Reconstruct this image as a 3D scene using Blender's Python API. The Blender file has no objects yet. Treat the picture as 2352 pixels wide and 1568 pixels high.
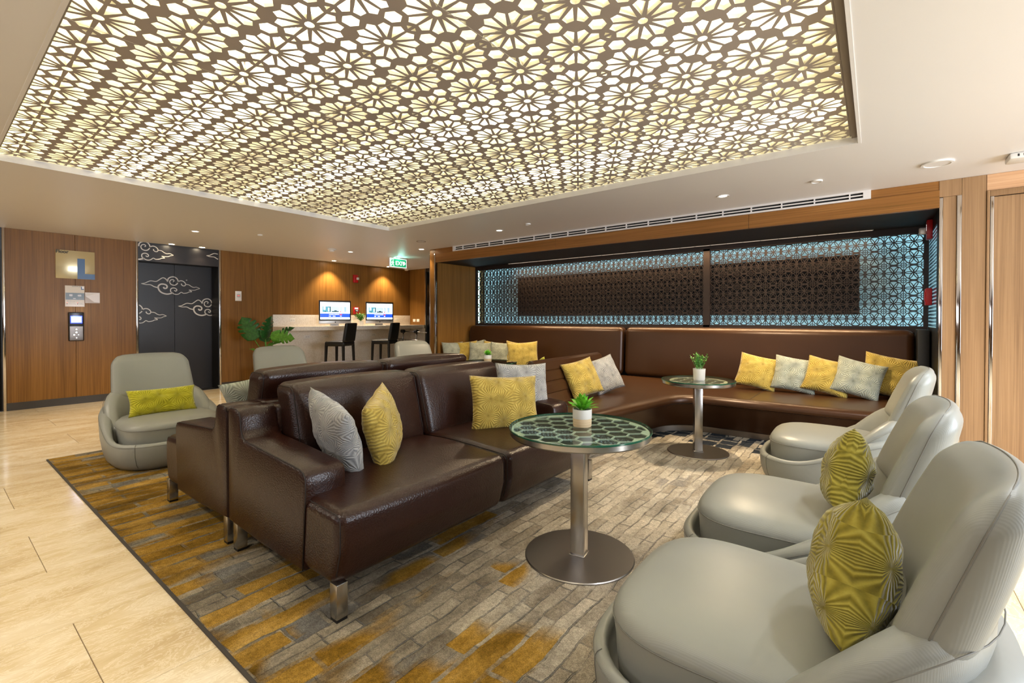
import bpy, bmesh, math, random
from mathutils import Vector, Matrix, geometry, noise
PI = math.pi
R = math.radians
S = bpy.context.scene
col = S.collection
random.seed(7)

# ------------------------------------------------------------ camera, world, lights, exposure
cd = bpy.data.cameras.new('camera'); cam = bpy.data.objects.new('camera', cd); col.objects.link(cam)
cam.location = (0, 0, 1.25); cam.rotation_euler = (R(90 - 0.6), 0, R(38.0))
cd.sensor_width = 36; cd.lens = 1068 * 36 / 2352; cd.shift_y = -40.8 / 2352; cd.clip_start = .05
S.camera = cam
S.view_settings.view_transform = 'Standard'; S.view_settings.look = 'None'
S.view_settings.gamma = 1; S.view_settings.use_curve_mapping = False
S.view_settings.exposure = 0.85
w = bpy.data.worlds.new('world'); S.world = w; w.use_nodes = True
w.node_tree.nodes['Background'].inputs[0].default_value = (.9, .88, .85, 1)
w.node_tree.nodes['Background'].inputs[1].default_value = .35


def area(name, loc, rot, sx, sy, power, color, spread=180):
    l = bpy.data.lights.new(name, 'AREA'); l.shape = 'RECTANGLE'; l.size = sx; l.size_y = sy
    l.energy = power; l.color = color; l.spread = R(spread)
    o = bpy.data.objects.new(name, l); col.objects.link(o); o.location = loc; o.rotation_euler = rot
    return o


area('window_light', (4.3, 3.0, 1.45), (0, R(90), 0), 2.0, 3.4, 210, (.80, .89, 1.0))
area('lobby_fill_rear', (-1.5, -3.4, 1.7), (R(-90), 0, R(180)), 7.0, .8, 26, (.98, .97, 1.0))  # added soft fill standing in for unseen lobby lights and windows
area('lobby_fill_left', (-6.5, -3.0, 2.3), (R(-55), 0, R(180)), 4.0, 1.0, 35, (1, .90, .72))  # added warm fill towards the lift wall, no visible source



def spot(name, loc, power, color, angle=95, blend=.6, rad=.03, rot=(0, 0, 0)):
    l = bpy.data.lights.new(name, 'SPOT'); l.energy = power; l.color = color; l.spot_size = R(angle)
    l.spot_blend = blend; l.shadow_soft_size = rad
    o = bpy.data.objects.new(name, l); col.objects.link(o); o.location = loc; o.rotation_euler = rot
    return o


# added fill spots without fittings, to brighten floor, chairs and right-hand ceiling
for i, (x, y, p, c) in enumerate(((-1.6, -.7, 40, (1, .93, .80)), (-3.4, -.7, 70, (1, .92, .78)), (-5.6, -.4, 60, (1, .90, .74)), (1.9, 2.4, 90, (.84, .91, 1)), (1.6, 4.2, 80, (.84, .91, 1)), (-7.6, 1.0, 75, (1, .88, .70)), (.6, 1.7, 31, (.86, .92, 1)), (.62, 2.75, 31, (.86, .92, 1)), (.95, 3.7, 31, (.86, .92, 1)), (-.6, .1, 14, (1, .97, .93)))):
    spot('lobby_fill_spot_%d' % i, (x, y, 2.44), p, c, 110, .7, .05)
# end of light block


# ------------------------------------------------------------ materials
def lin(h):
    h = h.lstrip('#'); v = [int(h[i:i + 2], 16) / 255 for i in (0, 2, 4)]
    return tuple(c / 12.92 if c <= .04045 else ((c + .055) / 1.055) ** 2.4 for c in v) + (1,)


def mat(name, color, rough=.5, metal=0., spec=.5, emit=None, es=0., coat=0., alpha=None):
    m = bpy.data.materials.new(name); m.use_nodes = True
    b = m.node_tree.nodes['Principled BSDF']
    b.inputs['Base Color'].default_value = lin(color); b.inputs['Roughness'].default_value = rough
    b.inputs['Metallic'].default_value = metal; b.inputs['Specular IOR Level'].default_value = spec
    b.inputs['Coat Weight'].default_value = coat
    if emit: b.inputs['Emission Color'].default_value = lin(emit); b.inputs['Emission Strength'].default_value = es
    return m


class NT:
    def __init__(s, m): s.t = m.node_tree; s.b = s.t.nodes['Principled BSDF']
    def n(s, ty, **kw):
        nd = s.t.nodes.new(ty)
        for k, v in kw.items():
            if k.startswith('_'): setattr(nd, k[1:], v)
            else: nd.inputs[k.replace('__', ' ')].default_value = v
        return nd
    def l(s, a, b): s.t.links.new(a, b)
    def co(s, kind='Object', scale=(1, 1, 1), rot=(0, 0, 0), src=None):
        mp = s.n('ShaderNodeMapping'); mp.inputs['Scale'].default_value = scale; mp.inputs['Rotation'].default_value = rot
        if src is None:
            tc = s.n('ShaderNodeTexCoord'); src = tc.outputs[kind]
        s.l(src, mp.inputs[0]); return mp.outputs[0]
    def ramp(s, fac, stops, interp='LINEAR'):
        r = s.n('ShaderNodeValToRGB'); r.color_ramp.interpolation = interp
        while len(r.color_ramp.elements) < len(stops): r.color_ramp.elements.new(.5)
        for e, (p, c) in zip(r.color_ramp.elements, stops):
            e.position = p; e.color = lin(c) if isinstance(c, str) else (c, c, c, 1)
        s.l(fac, r.inputs[0]); return r.outputs[0]
    def noise(s, v, scale, detail=4, rough=.5, dist=0):
        x = s.n('ShaderNodeTexNoise', Scale=scale, Detail=detail, Roughness=rough, Distortion=dist); s.l(v, x.inputs['Vector']); return x
    def mix(s, f, a, b, bt='MIX'):
        x = s.n('ShaderNodeMix', _data_type='RGBA', _blend_type=bt)
        for sock, val in ((0, f), (6, a), (7, b)):
            if hasattr(val, 'is_linked') or hasattr(val, 'links'): s.l(val, x.inputs[sock])
            elif isinstance(val, str): x.inputs[sock].default_value = lin(val)
            else: x.inputs[sock].default_value = val
        return x.outputs[2]
    def math(s, op, a, b=0., c=None):
        x = s.n('ShaderNodeMath', _operation=op)
        for i, val in enumerate((a, b, c)):
            if val is None: continue
            if hasattr(val, 'links'): s.l(val, x.inputs[i])
            else: x.inputs[i].default_value = val
        return x.outputs[0]
    def bump(s, h, strength=.3, dist=.002):
        x = s.n('ShaderNodeBump', Strength=strength, Distance=dist); s.l(h, x.inputs['Height']); s.l(x.outputs[0], s.b.inputs['Normal'])
    def base(s, c): s.l(c, s.b.inputs['Base Color'])


def wood(name, a, b, c, rough=.38, horiz=False):
    m = mat(name, b, rough, spec=.28); t = NT(m)
    sc = (1.2, 1.2, 110) if horiz else (110, 110, 1.2)
    v = t.co('Object', sc)
    n1 = t.noise(v, 1.0, 5, .6, .15)
    v2 = t.co('Object', (.6, .6, 9) if horiz else (9, 9, .2))
    n2 = t.noise(v2, 1.0, 3, .5)
    f = t.math('ADD', t.math('MULTIPLY', n1.outputs[0], .7), t.math('MULTIPLY', n2.outputs[0], .3))
    t.base(t.ramp(f, [(.32, a), (.5, b), (.68, c)]))
    t.bump(n1.outputs[0], .12, .001)
    return m


M = {}
M['wood'] = wood('oak_veneer', '#64421A', '#825A28', '#946A35', .38)
M['wood_daylit'] = wood('oak_veneer_daylit', '#866648', '#9A7855', '#AA8762', .34)  # same oak veneer, coloured lighter for the daylight on the right
M['wood_h'] = wood('oak_veneer_horizontal', '#75501F', '#905F2E', '#A3723C', .36, True)
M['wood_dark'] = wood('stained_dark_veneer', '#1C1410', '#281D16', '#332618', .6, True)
M['lift'] = mat('lift_door_laminate', '#1B1718', .36, spec=.5)
M['black'] = mat('black_paint', '#0B0A0A', .45)
M['blackgap'] = mat('black_gap', '#050505', .9)
M['ceil'] = mat('ceiling_paint', '#E2DEDA', .42)
M['wallp'] = mat('rear_wall_paint', '#C9BCA8', .7)
M['cream'] = mat('cream_paint', '#F1EBC9', .7)
M['white'] = mat('white_plastic', '#E9E6E1', .35)
M['whitepaint'] = mat('white_grille_paint', '#E4DEDA', .4)
M['grey_slot'] = mat('slot_dark', '#1B1614', .6)
M['steel'] = mat('brushed_steel', '#B7B4B0', .25, 1.)
M['steeld'] = mat('brushed_dark_steel', '#96928E', .30, 1.)
M['chrome'] = mat('polished_steel', '#CFC9C4', .08, 1.)
M['skirt'] = mat('grey_skirting', '#45423F', .3, .3)
M['plinthm'] = mat('plinth_steel', '#9A8F84', .32, 1.)
M['lat'] = mat('lattice_taupe', '#A3978C', .55)
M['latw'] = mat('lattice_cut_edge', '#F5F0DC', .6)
M['latframe'] = mat('cove_frame_taupe', '#8D8174', .6)
M['scr'] = mat('bronze_screen', '#2C211D', .42, .3)
M['scrboard'] = mat('backing_board', '#19110F', .6)
M['cloud'] = mat('cloud_silver', '#C9C3BC', .4, .2)
M['seamdark'] = mat('stitch_dark', '#1C1210', .6)
M['seamgrey'] = mat('stitch_grey', '#6E6C64', .6)
M['red'] = mat('alarm_red', '#B3141A', .35)
M['lens'] = mat('clear_strobe_lens', '#DCDCDC', .1, .3)
M['potw'] = mat('white_ceramic', '#E8E4DC', .35)
M['terraz'] = mat('pale_terrazzo', '#D9CCBC', .35)
M['stoolb'] = mat('black_leather', '#0C0B0C', .42)
M['greenpl'] = mat('exit_green', '#17B070', .4, emit='#1FB87C', es=.38)
M['exitw'] = mat('exit_white', '#FFFFFF', .4, emit='#F2FFFA', es=.7)
M['blue'] = mat('sign_blue', '#0C4C86', .3)
M['signw'] = mat('sign_champagne', '#CDBE93', .22, .25, coat=.6)
M['ink'] = mat('ink', '#15110F', .5)
M['paper'] = mat('paper_white', '#E4DED6', .5)
M['planblue'] = mat('plan_blue_grey', '#8FA1B3', .5)
M['card'] = mat('white_card', '#F2F0F5', .3)
M['cardsh'] = mat('card_underside', '#C6BEBB', .5)
M['gunmetal'] = mat('gunmetal', '#6E6661', .3, .8)
M['bluescr'] = mat('call_screen', '#3350FF', .3, emit='#2138FF', es=1.4)
M['bluelit'] = mat('call_screen_lit', '#9FB0FF', .3, emit='#8C9CFF', es=1.0)
M['scrw'] = mat('screen_white', '#FFFFFF', .3, emit='#E6F6FF', es=1.6)
M['scrblue'] = mat('screen_blue', '#1E49B8', .3, emit='#1D48C0', es=1.0)
M['scrp1'] = mat('screen_photo_teal', '#3D7F92', .3, emit='#4A8A9C', es=.9)
M['scrp2'] = mat('screen_photo_lilac', '#9FB4D6', .3, emit='#A9BDE0', es=.9)
M['scrp3'] = mat('screen_photo_dark', '#22454A', .3, emit='#1E4348', es=.7)
M['scrred'] = mat('screen_red', '#D4483E', .3, emit='#D4483E', es=.9)
M['alu'] = mat('aluminium', '#B9B6B3', .35, .7)
M['lampon'] = mat('lamp_on', '#FFE6B8', .3, emit='#FFE9C4', es=45)
M['tube'] = mat('fluorescent_tube', '#FFFFFF', .3, emit='#FFFBF0', es=24)
M['glow'] = mat('glowing_plenum_top', '#F4EFD2', .6, emit='#F2EBD0', es=.40)  # cream plenum top; its tube-lit brightness is given as emission
M['cyan'] = mat('backlit_cyan_panel', '#C4D6D8', .7)
M['led'] = mat('led_strip_cyan', '#D8F4FF', .5, emit='#AEE0F0', es=11)
M['rimlit'] = mat('lamp_rim', '#FFFFFF', .3, emit='#FFF4E0', es=3)
M['trolley'] = mat('trolley_chrome', '#B4B0AE', .25, 1.)
M['soil'] = mat('soil', '#33261A', .9)
M['tablewhite'] = mat('honeycomb_white', '#C3C7B8', .5)
M['tablecream'] = mat('honeycomb_cream', '#D9CDB8', .5)
M['tableunder'] = mat('table_dark_board', '#080D09', .6)
M['tableunderb'] = mat('table_brown_board', '#241B15', .6)

# thin clear glass: mirror reflection by Fresnel over a clear, slightly tinted sheet
def sheet_glass(name, tint):
    g = bpy.data.materials.new(name); g.use_nodes = True; nt = g.node_tree; nt.nodes.clear()
    out = nt.nodes.new('ShaderNodeOutputMaterial'); mx = nt.nodes.new('ShaderNodeMixShader'); fr = nt.nodes.new('ShaderNodeFresnel'); fr.inputs[0].default_value = 1.45
    tr = nt.nodes.new('ShaderNodeBsdfTransparent'); tr.inputs[0].default_value = lin(tint); gl = nt.nodes.new('ShaderNodeBsdfGlossy'); gl.inputs['Roughness'].default_value = .01
    ge = nt.nodes.new('ShaderNodeNewGeometry'); sb = nt.nodes.new('ShaderNodeMath'); sb.operation = 'SUBTRACT'; sb.inputs[0].default_value = 1; ml = nt.nodes.new('ShaderNodeMath'); ml.operation = 'MULTIPLY'
    nt.links.new(ge.outputs['Backfacing'], sb.inputs[1]); nt.links.new(sb.outputs[0], ml.inputs[0]); nt.links.new(fr.outputs[0], ml.inputs[1]); nt.links.new(ml.outputs[0], mx.inputs[0]); nt.links.new(tr.outputs[0], mx.inputs[1]); nt.links.new(gl.outputs[0], mx.inputs[2]); nt.links.new(mx.outputs[0], out.inputs[0])
    return g


M['glass'] = sheet_glass('table_glass', '#F2F9F5')
M['glassedge'] = mat('green_glass_edge', '#174F3B', .12, spec=.8)
M['doorglass'] = sheet_glass('door_glass', '#8A9794')


def leather(name, c1, c2, rough, bumpk=.25, scale=260, sheen=0., metal=0., spec=.36):
    m = mat(name, c1, rough, metal, spec=spec); t = NT(m)
    v = t.co('Object')
    vo = t.n('ShaderNodeTexVoronoi', Scale=scale); t.l(v, vo.inputs['Vector'])
    n = t.noise(v, 3., 3, .5)
    t.base(t.mix(n.outputs[0], c1, c2))
    n2 = t.noise(v, 22., 3, .55)
    h = t.math('ADD', t.math('MULTIPLY', vo.outputs['Distance'], .6), t.math('MULTIPLY', n2.outputs[0], .5))
    t.bump(h, bumpk, .0025)
    m.node_tree.nodes['Principled BSDF'].inputs['Sheen Weight'].default_value = sheen
    return m


M['sofa'] = leather('brown_pebbled_leather', '#25110C', '#2D170F', .29, .55, 130, spec=.36)
M['banq'] = leather('bronze_vinyl', '#38210E', '#422814', .32, .12, 400, 0, .2)
M['chair'] = leather('grey_sage_vinyl', '#868780', '#8D8E87', .36, .10, 500)
t = NT(M['chair'])  # fine woven ribs
wv = t.n('ShaderNodeTexWave', Scale=90., Distortion=.3, _bands_direction='Y'); t.l(t.co('Object'), wv.inputs['Vector'])
t.bump(wv.outputs[1], .10, .0012)


def velvet(name, c1, c2, c3):
    m = mat(name, c2, .72, spec=.25); t = NT(m)
    oi = t.n('ShaderNodeObjectInfo')
    tc = t.n('ShaderNodeTexCoord')
    off = t.n('ShaderNodeVectorMath', _operation='ADD'); t.l(tc.outputs['Object'], off.inputs[0])
    cmb = t.n('ShaderNodeCombineXYZ'); t.l(t.math('MULTIPLY', oi.outputs['Random'], 3.), cmb.inputs[0]); t.l(t.math('MULTIPLY', oi.outputs['Random'], 7.), cmb.inputs[1])
    t.l(cmb.outputs[0], off.inputs[1])
    v = t.co(scale=(7.5, 7.5, 0), src=off.outputs[0])
    vo = t.n('ShaderNodeTexVoronoi', Scale=1., Randomness=.55, _voronoi_dimensions='2D'); t.l(v, vo.inputs['Vector'])
    sub = t.n('ShaderNodeVectorMath', _operation='SUBTRACT'); t.l(v, sub.inputs[0]); t.l(vo.outputs['Position'], sub.inputs[1])
    sp = t.n('ShaderNodeSeparateXYZ'); t.l(sub.outputs[0], sp.inputs[0])
    ang = t.math('ARCTAN2', sp.outputs[1], sp.outputs[0])
    ray = t.math('SINE', t.math('MULTIPLY', ang, 26.))
    ray = t.math('MULTIPLY_ADD', ray, .5, .5)
    fade = t.ramp(vo.outputs['Distance'], [(.02, .0), (.12, 1.), (.62, 1.), (.75, .5)])
    rr = t.math('MULTIPLY', ray, fade)
    n = t.noise(t.co('Object'), 14., 5, .65)
    f = t.math('ADD', t.math('MULTIPLY', rr, .32), t.math('MULTIPLY', n.outputs[0], .68))
    t.base(t.ramp(f, [(.18, c1), (.55, c2), (.92, c3)]))
    t.bump(t.math('ADD', rr, t.math('MULTIPLY', n.outputs[0], 1.2)), .65, .005)
    bb = m.node_tree.nodes['Principled BSDF']
    bb.inputs['Sheen Weight'].default_value = .35; bb.inputs['Sheen Roughness'].default_value = .4
    return m


M['yel'] = velvet('mustard_velvet', '#7E6722', '#AF9745', '#D2BC68')
M['olive'] = velvet('olive_velvet', '#5C5212', '#93862C', '#B9AC50')
M['lime'] = velvet('lime_velvet', '#8F8A0E', '#B9B424', '#D6CF4A')
M['grey'] = velvet('grey_velvet', '#6A6A6B', '#9A9A99', '#BDBCB8')
M['sage'] = velvet('sage_velvet', '#6F7566', '#9CA091', '#BDC0B2')

# marble tile
m = mat('beige_marble', '#D9BC92', .14, spec=.5); t = NT(m); M['marble'] = m
geo = t.n('ShaderNodeNewGeometry'); oi = t.n('ShaderNodeObjectInfo')
cmb = t.n('ShaderNodeCombineXYZ'); t.l(t.math('MULTIPLY', oi.outputs['Random'], 30.), cmb.inputs[0])
add = t.n('ShaderNodeVectorMath', _operation='ADD'); t.l(geo.outputs['Position'], add.inputs[0]); t.l(cmb.outputs[0], add.inputs[1])
v = t.co(scale=(2.6, .9, 1), src=add.outputs[0], rot=(0, 0, R(-12)))
n1 = t.noise(v, 1.6, 6, .62, .6)
n2 = t.noise(v, 4.2, 8, .74, 2.4)
vein = t.ramp(n2.outputs[0], [(.47, 0.), (.5, 1.), (.53, 0.)])
c = t.ramp(n1.outputs[0], [(.28, '#B49C74'), (.48, '#CFBB96'), (.72, '#E6DAC2')])
c = t.mix(t.math('MULTIPLY', vein, .5), c, '#F8EFD9')
c = t.mix(t.math('MULTIPLY', oi.outputs['Random'], .25), c, '#BFA678')
t.base(c)

# carpet: carved blocks, running along Y
m = mat('carved_carpet', '#8C8478', .95, spec=.1); t = NT(m); M['carpet'] = m
geo = t.n('ShaderNodeNewGeometry')
pos = geo.outputs['Position']
warp = t.noise(t.co(src=pos, scale=(1, 1, 1)), 4., 3, .55)
wv = t.n('ShaderNodeVectorMath', _operation='SCALE'); t.l(warp.outputs['Color'], wv.inputs[0]); wv.inputs[3].default_value = .055
ps = t.n('ShaderNodeVectorMath', _operation='ADD'); t.l(pos, ps.inputs[0]); t.l(wv.outputs[0], ps.inputs[1])
def brick(bw, rh, mortar, off=.5, sm=.3, sq=.7, fr=3, shift=0.):
    b = t.n('ShaderNodeTexBrick', Scale=1., _offset=off, _squash=sq, _squash_frequency=fr)
    for k, val in (('Mortar Size', mortar), ('Mortar Smooth', sm), ('Bias', 0.), ('Brick Width', bw), ('Row Height', rh)): b.inputs[k].default_value = val
    b.inputs['Color1'].default_value = (0, 0, 0, 1); b.inputs['Color2'].default_value = (1, 1, 1, 1); b.inputs['Mortar'].default_value = (.5, .5, .5, 1)
    mp = t.n('ShaderNodeMapping'); mp.inputs['Rotation'].default_value = (0, 0, R(-90)); mp.inputs['Location'].default_value = (shift, shift * .37, 0)
    t.l(ps.outputs[0], mp.inputs[0]); t.l(mp.outputs[0], b.inputs['Vector']); return b
sx = t.n('ShaderNodeSeparateXYZ'); t.l(pos, sx.inputs[0])
bA = brick(.33, .066, .005, .37, .6, .45, 3)
bB = brick(.52, .115, .011, .43, .35, 1.5, 2, .31)
bC = brick(.23, .165, .012, .61, .35, .7, 2, .77)
p1 = t.noise(t.co(src=pos, scale=(2.0, .8, 1)), 1.5, 3, .6).outputs[0]
p2 = t.noise(t.co(src=pos, scale=(4.2, 1.7, 1)), 1.6, 4, .65).outputs[0]
p3 = t.noise(t.co(src=pos, scale=(1.3, .8, 1)), .9, 2, .5).outputs[0]
jn = t.ramp(t.noise(t.co(src=pos), 7., 3, .6).outputs[0], [(.40, .12), (.56, 1.)])
inv = lambda b: t.math('SUBTRACT', 1., t.math('MULTIPLY', b.outputs['Fac'], jn))
# gold thins out towards the banquette, cream takes over
gold_g = t.ramp(t.math('MULTIPLY_ADD', sx.outputs[1], .2, t.math('MULTIPLY', sx.outputs[0], .05)), [(.0, 1.), (.28, .62), (.42, .0)])
cream_lit_g = t.ramp(t.math('MULTIPLY_ADD', sx.outputs[1], .2, t.math('MULTIPLY', sx.outputs[0], .10)), [(-.0, .0), (.12, .25), (.36, 1.)])
ground = t.mix(cream_lit_g, t.ramp(p2, [(.35, '#625E57'), (.65, '#7F7B73')]), t.ramp(p2, [(.35, '#8B847A'), (.65, '#A39B8F')]))  # ground and cream tones painted darker near-left, where light is weaker
creamc = t.mix(cream_lit_g, t.ramp(t.math('ADD', t.math('MULTIPLY', p2, .7), t.math('MULTIPLY', bA.outputs['Color'], .3)), [(.3, '#5C5344'), (.5, '#857A66'), (.7, '#A79B84')]),
               t.ramp(t.math('ADD', t.math('MULTIPLY', p2, .75), t.math('MULTIPLY', bA.outputs['Color'], .25)), [(.3, '#988B78'), (.5, '#C2B6A2'), (.7, '#DBD0BC')]))
def step(v, a, b): return t.ramp(v, [(a, 0.), (b, 1.)])
mc = t.math('MULTIPLY', inv(bA), step(t.math('ADD', t.math('MULTIPLY', bC.outputs['Color'], .35), t.math('MULTIPLY', t.math('ADD', p1, t.math('MULTIPLY', cream_lit_g, .12)), 1.)), .52, .58))
c = t.mix(mc, ground, creamc)
gsel = t.math('ADD', t.math('ADD', t.math('MULTIPLY', p3, .55), t.math('MULTIPLY', p1, .25)), t.math('ADD', t.math('MULTIPLY', bB.outputs['Color'], .20), t.math('MULTIPLY', gold_g, .34)))
mg = t.math('MULTIPLY', inv(bB), step(gsel, .765, .80))
goldc = t.ramp(t.math('ADD', t.math('MULTIPLY', p2, .8), t.math('MULTIPLY', bB.outputs['Color'], .2)), [(.28, '#57400F'), (.45, '#86641F'), (.6, '#A98338'), (.75, '#C4A05A')])
c = t.mix(mg, c, goldc)
shade_ = t.ramp(t.noise(t.co(src=pos, scale=(1.6, .9, 1)), 2.1, 4, .6).outputs[0], [(.33, .55), (.5, .95), (.68, 1.15)])
c = t.mix(.8, c, t.mix(1., c, shade_, 'MULTIPLY'))
slate = t.math('MULTIPLY', t.math('GREATER_THAN', t.math('ADD', sx.outputs[1], t.math('MULTIPLY', bC.outputs['Color'], .35)), 5.0), t.math('MULTIPLY', inv(bC), t.math('GREATER_THAN', bA.outputs['Color'], .35)))
c = t.mix(slate, c, '#33373D')
relief = t.math('MAXIMUM', t.math('MULTIPLY', mc, .8), mg)
mort = c
pile = t.noise(t.co(src=pos), 260., 2, .6)
pile2 = t.noise(t.co(src=pos), 60., 3, .6)
c = t.mix(.55, mort, t.mix(1., mort, t.ramp(pile2.outputs[0], [(.3, .55), (.7, 1.25)]), 'MULTIPLY'))
c = t.mix(.7, c, t.mix(1., c, t.ramp(pile.outputs[0], [(.35, .5), (.65, 1.2)]), 'MULTIPLY'))
t.base(c)
h = t.math('ADD', relief, t.math('MULTIPLY', pile.outputs[0], .5))
t.bump(h, 1., .012)
M['rugedge'] = mat('rug_binding', '#3A342C', .9)

# pot lower half fibre
M['cork'] = wood('pot_fibre_band', '#B59B78', '#D0B995', '#E0CDAE', .8, True)


def leafmat(name, a, b):
    m = mat(name, b, .38, spec=.4); t = NT(m); n = t.noise(t.co('Object'), 30., 2, .5); t.base(t.ramp(n.outputs[0], [(.3, a), (.7, b)]))
    return m


M['leaf'] = leafmat('fresh_green_leaf', '#3F8A1E', '#7CC83C')
M['leaf2'] = leafmat('herb_green_leaf', '#3E7D2C', '#78B84C')
M['leafd'] = leafmat('dark_monstera_leaf', '#1B4A22', '#2F6A2C')
M['leafm'] = leafmat('mid_monstera_leaf', '#3E7A24', '#5B9A34')


# ------------------------------------------------------------ object helpers
def empty(name, loc=(0, 0, 0), rz=0.):
    o = bpy.data.objects.new(name, None); col.objects.link(o); o.location = loc; o.rotation_euler = (0, 0, rz)
    o.empty_display_size = .1
    return o


def tag(o, label, cat, group=None):
    o['label'] = label; o['category'] = cat
    if group: o['group'] = group
    return o


def link(name, me, parent=None, m=None):
    o = bpy.data.objects.new(name, me); col.objects.link(o)
    if m is not None and not me.materials: me.materials.append(m)
    if parent is not None: o.parent = parent
    return o


def from_bm(name, bm, m=None, parent=None, smooth=False, auto=None):
    me = bpy.data.meshes.new(name); bm.normal_update(); bm.to_mesh(me); bm.free()
    if smooth:
        me.polygons.foreach_set('use_smooth', [True] * len(me.polygons))
        if auto: me.set_sharp_from_angle(angle=R(auto))
    return link(name, me, parent, m)


def add_box(bm, x0, x1, y0, y1, z0, z1, mi=0):
    vs = [bm.verts.new(p) for p in ((x0, y0, z0), (x1, y0, z0), (x1, y1, z0), (x0, y1, z0), (x0, y0, z1), (x1, y0, z1), (x1, y1, z1), (x0, y1, z1))]
    for f in ((0, 3, 2, 1), (4, 5, 6, 7), (0, 1, 5, 4), (1, 2, 6, 5), (2, 3, 7, 6), (3, 0, 4, 7)):
        fc = bm.faces.new([vs[i] for i in f]); fc.material_index = mi
    return vs


def box(name, x0, x1, y0, y1, z0, z1, m, parent=None, bev=0., seg=2):
    bm = bmesh.new(); add_box(bm, x0, x1, y0, y1, z0, z1)
    if bev: bmesh.ops.bevel(bm, geom=bm.edges[:], offset=bev, segments=seg, affect='EDGES', profile=.5)
    return from_bm(name, bm, m, parent, smooth=bool(bev), auto=40)


def struct(o): o['kind'] = 'structure'; return o


def loft(rings, closed_ring=True, cap0=True, cap1=True):
    bm = bmesh.new(); V = [[bm.verts.new(p) for p in r] for r in rings]
    n = len(rings[0])
    for i in range(len(V) - 1):
        for j in range(n if closed_ring else n - 1):
            k = (j + 1) % n
            bm.faces.new((V[i][j], V[i][k], V[i + 1][k], V[i + 1][j]))
    if cap0: bm.faces.new(V[0][::-1])
    if cap1: bm.faces.new(V[-1])
    bmesh.ops.recalc_face_normals(bm, faces=bm.faces[:])
    return bm


def lathe(prof, n=48, cx=0, cy=0):
    return loft([[(cx + r * math.cos(2 * PI * j / n), cy + r * math.sin(2 * PI * j / n), z) for j in range(n)] for r, z in prof])


def axis_samples(h, r, n):
    a = [-h + r - r * math.tan(R(t)) for t in (45, 33, 22, 11)]
    inner = [-(h - r) + 2 * (h - r) * i / n for i in range(n + 1)]
    return a + inner + [-x for x in a[::-1]]


def soft(hx, hy, hz, r, puff=(0, 0, 0), n=8, fn=None):
    """rounded cushion block centred on the origin, faces bulging by puff"""
    bm = bmesh.new(); ax = [axis_samples(h, r, n) for h in (hx, hy, hz)]; H = (hx, hy, hz); cache = {}
    def P(q):
        k = tuple(round(c, 5) for c in q)
        if k in cache: return cache[k]
        inn = [max(-(H[i] - r), min(H[i] - r, q[i])) for i in range(3)]
        d = Vector([q[i] - inn[i] for i in range(3)])
        p = Vector(inn) + (d.normalized() * r if d.length > 1e-9 else d)
        for i in range(3):
            o1, o2 = [j for j in range(3) if j != i]
            wgt = max(0, 1 - (q[o1] / H[o1]) ** 2) * max(0, 1 - (q[o2] / H[o2]) ** 2)
            p[i] += puff[i] * (q[i] / H[i]) * wgt
        if fn: p = Vector(fn(p.x, p.y, p.z))
        cache[k] = bm.verts.new(p); return cache[k]
    for i in range(3):
        a, b = [j for j in range(3) if j != i]
        for s in (-1, 1):
            for u in range(len(ax[a]) - 1):
                for v in range(len(ax[b]) - 1):
                    qs = []
                    for uu, vv in ((u, v), (u + 1, v), (u + 1, v + 1), (u, v + 1)):
                        q = [0, 0, 0]; q[i] = s * H[i]; q[a] = ax[a][uu]; q[b] = ax[b][vv]; qs.append(P(q))
                    try: bm.faces.new(qs)
                    except ValueError: pass
    bmesh.ops.recalc_face_normals(bm, faces=bm.faces[:])
    return bm


def edge_path(hx, hy, hz, r, fn, side, out=.0012, full=False):
    """seam line along the rounded edge of the end face (local y = side*hy) of a soft() block"""
    a, b = hx - .293 * r + out, hz - .293 * r + out; q = .707 * r; P = []
    def arc(cx, cz, t0, t1):
        for k in range(6):
            t_ = R(t0 + (t1 - t0) * k / 5); P.append((cx + q * math.cos(t_), cz + q * math.sin(t_)))
    arc(-a + q, -b + q, 270, 180) if full else P.append((-a, -b + q))
    for k in range(1, 6): P.append((-a, -b + q + (2 * b - 2 * q) * k / 6))
    arc(-a + q, b - q, 180, 90)
    for k in range(1, 10): P.append((-a + q + (2 * a - 2 * q) * k / 10, b))
    arc(a - q, b - q, 90, 0)
    for k in range(1, 7): P.append((a, b - q - (2 * b - 2 * q) * k / 6))
    y = side * (hy - .293 * r + out)
    return [fn(x, y, z) for x, z in P]


def tube(name, pts, r, m, parent=None, n=6, closed=False, radii=None):
    pts = [Vector(p) for p in pts]; rings = []
    N = len(pts)
    for i, p in enumerate(pts):
        a = pts[(i - 1) % N] if (closed or i) else p; b = pts[(i + 1) % N] if (closed or i < N - 1) else p
        d = (b - a).normalized() if (b - a).length > 1e-9 else Vector((0, 0, 1))
        up = Vector((0, 0, 1)) if abs(d.z) < .9 else Vector((1, 0, 0))
        s = d.cross(up).normalized(); u = s.cross(d)
        rr = radii[i] if radii else r
        rings.append([p + (s * math.cos(2 * PI * k / n) + u * math.sin(2 * PI * k / n)) * rr for k in range(n)])
    if closed: rings.append(rings[0])
    bm = loft(rings, cap0=not closed, cap1=not closed)
    if closed: bmesh.ops.remove_doubles(bm, verts=bm.verts[:], dist=1e-6)
    return from_bm(name, bm, m, parent, True) if name else bm


def copy_tree(o, parent=None):
    c = o.copy(); col.objects.link(c); c.parent = parent
    for ch in list(o.children): copy_tree(ch, c)
    return c


def joinbm(dst, src):
    me = bpy.data.meshes.new('tmp'); src.to_mesh(me); src.free(); dst.from_mesh(me); bpy.data.meshes.remove(me)


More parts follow.
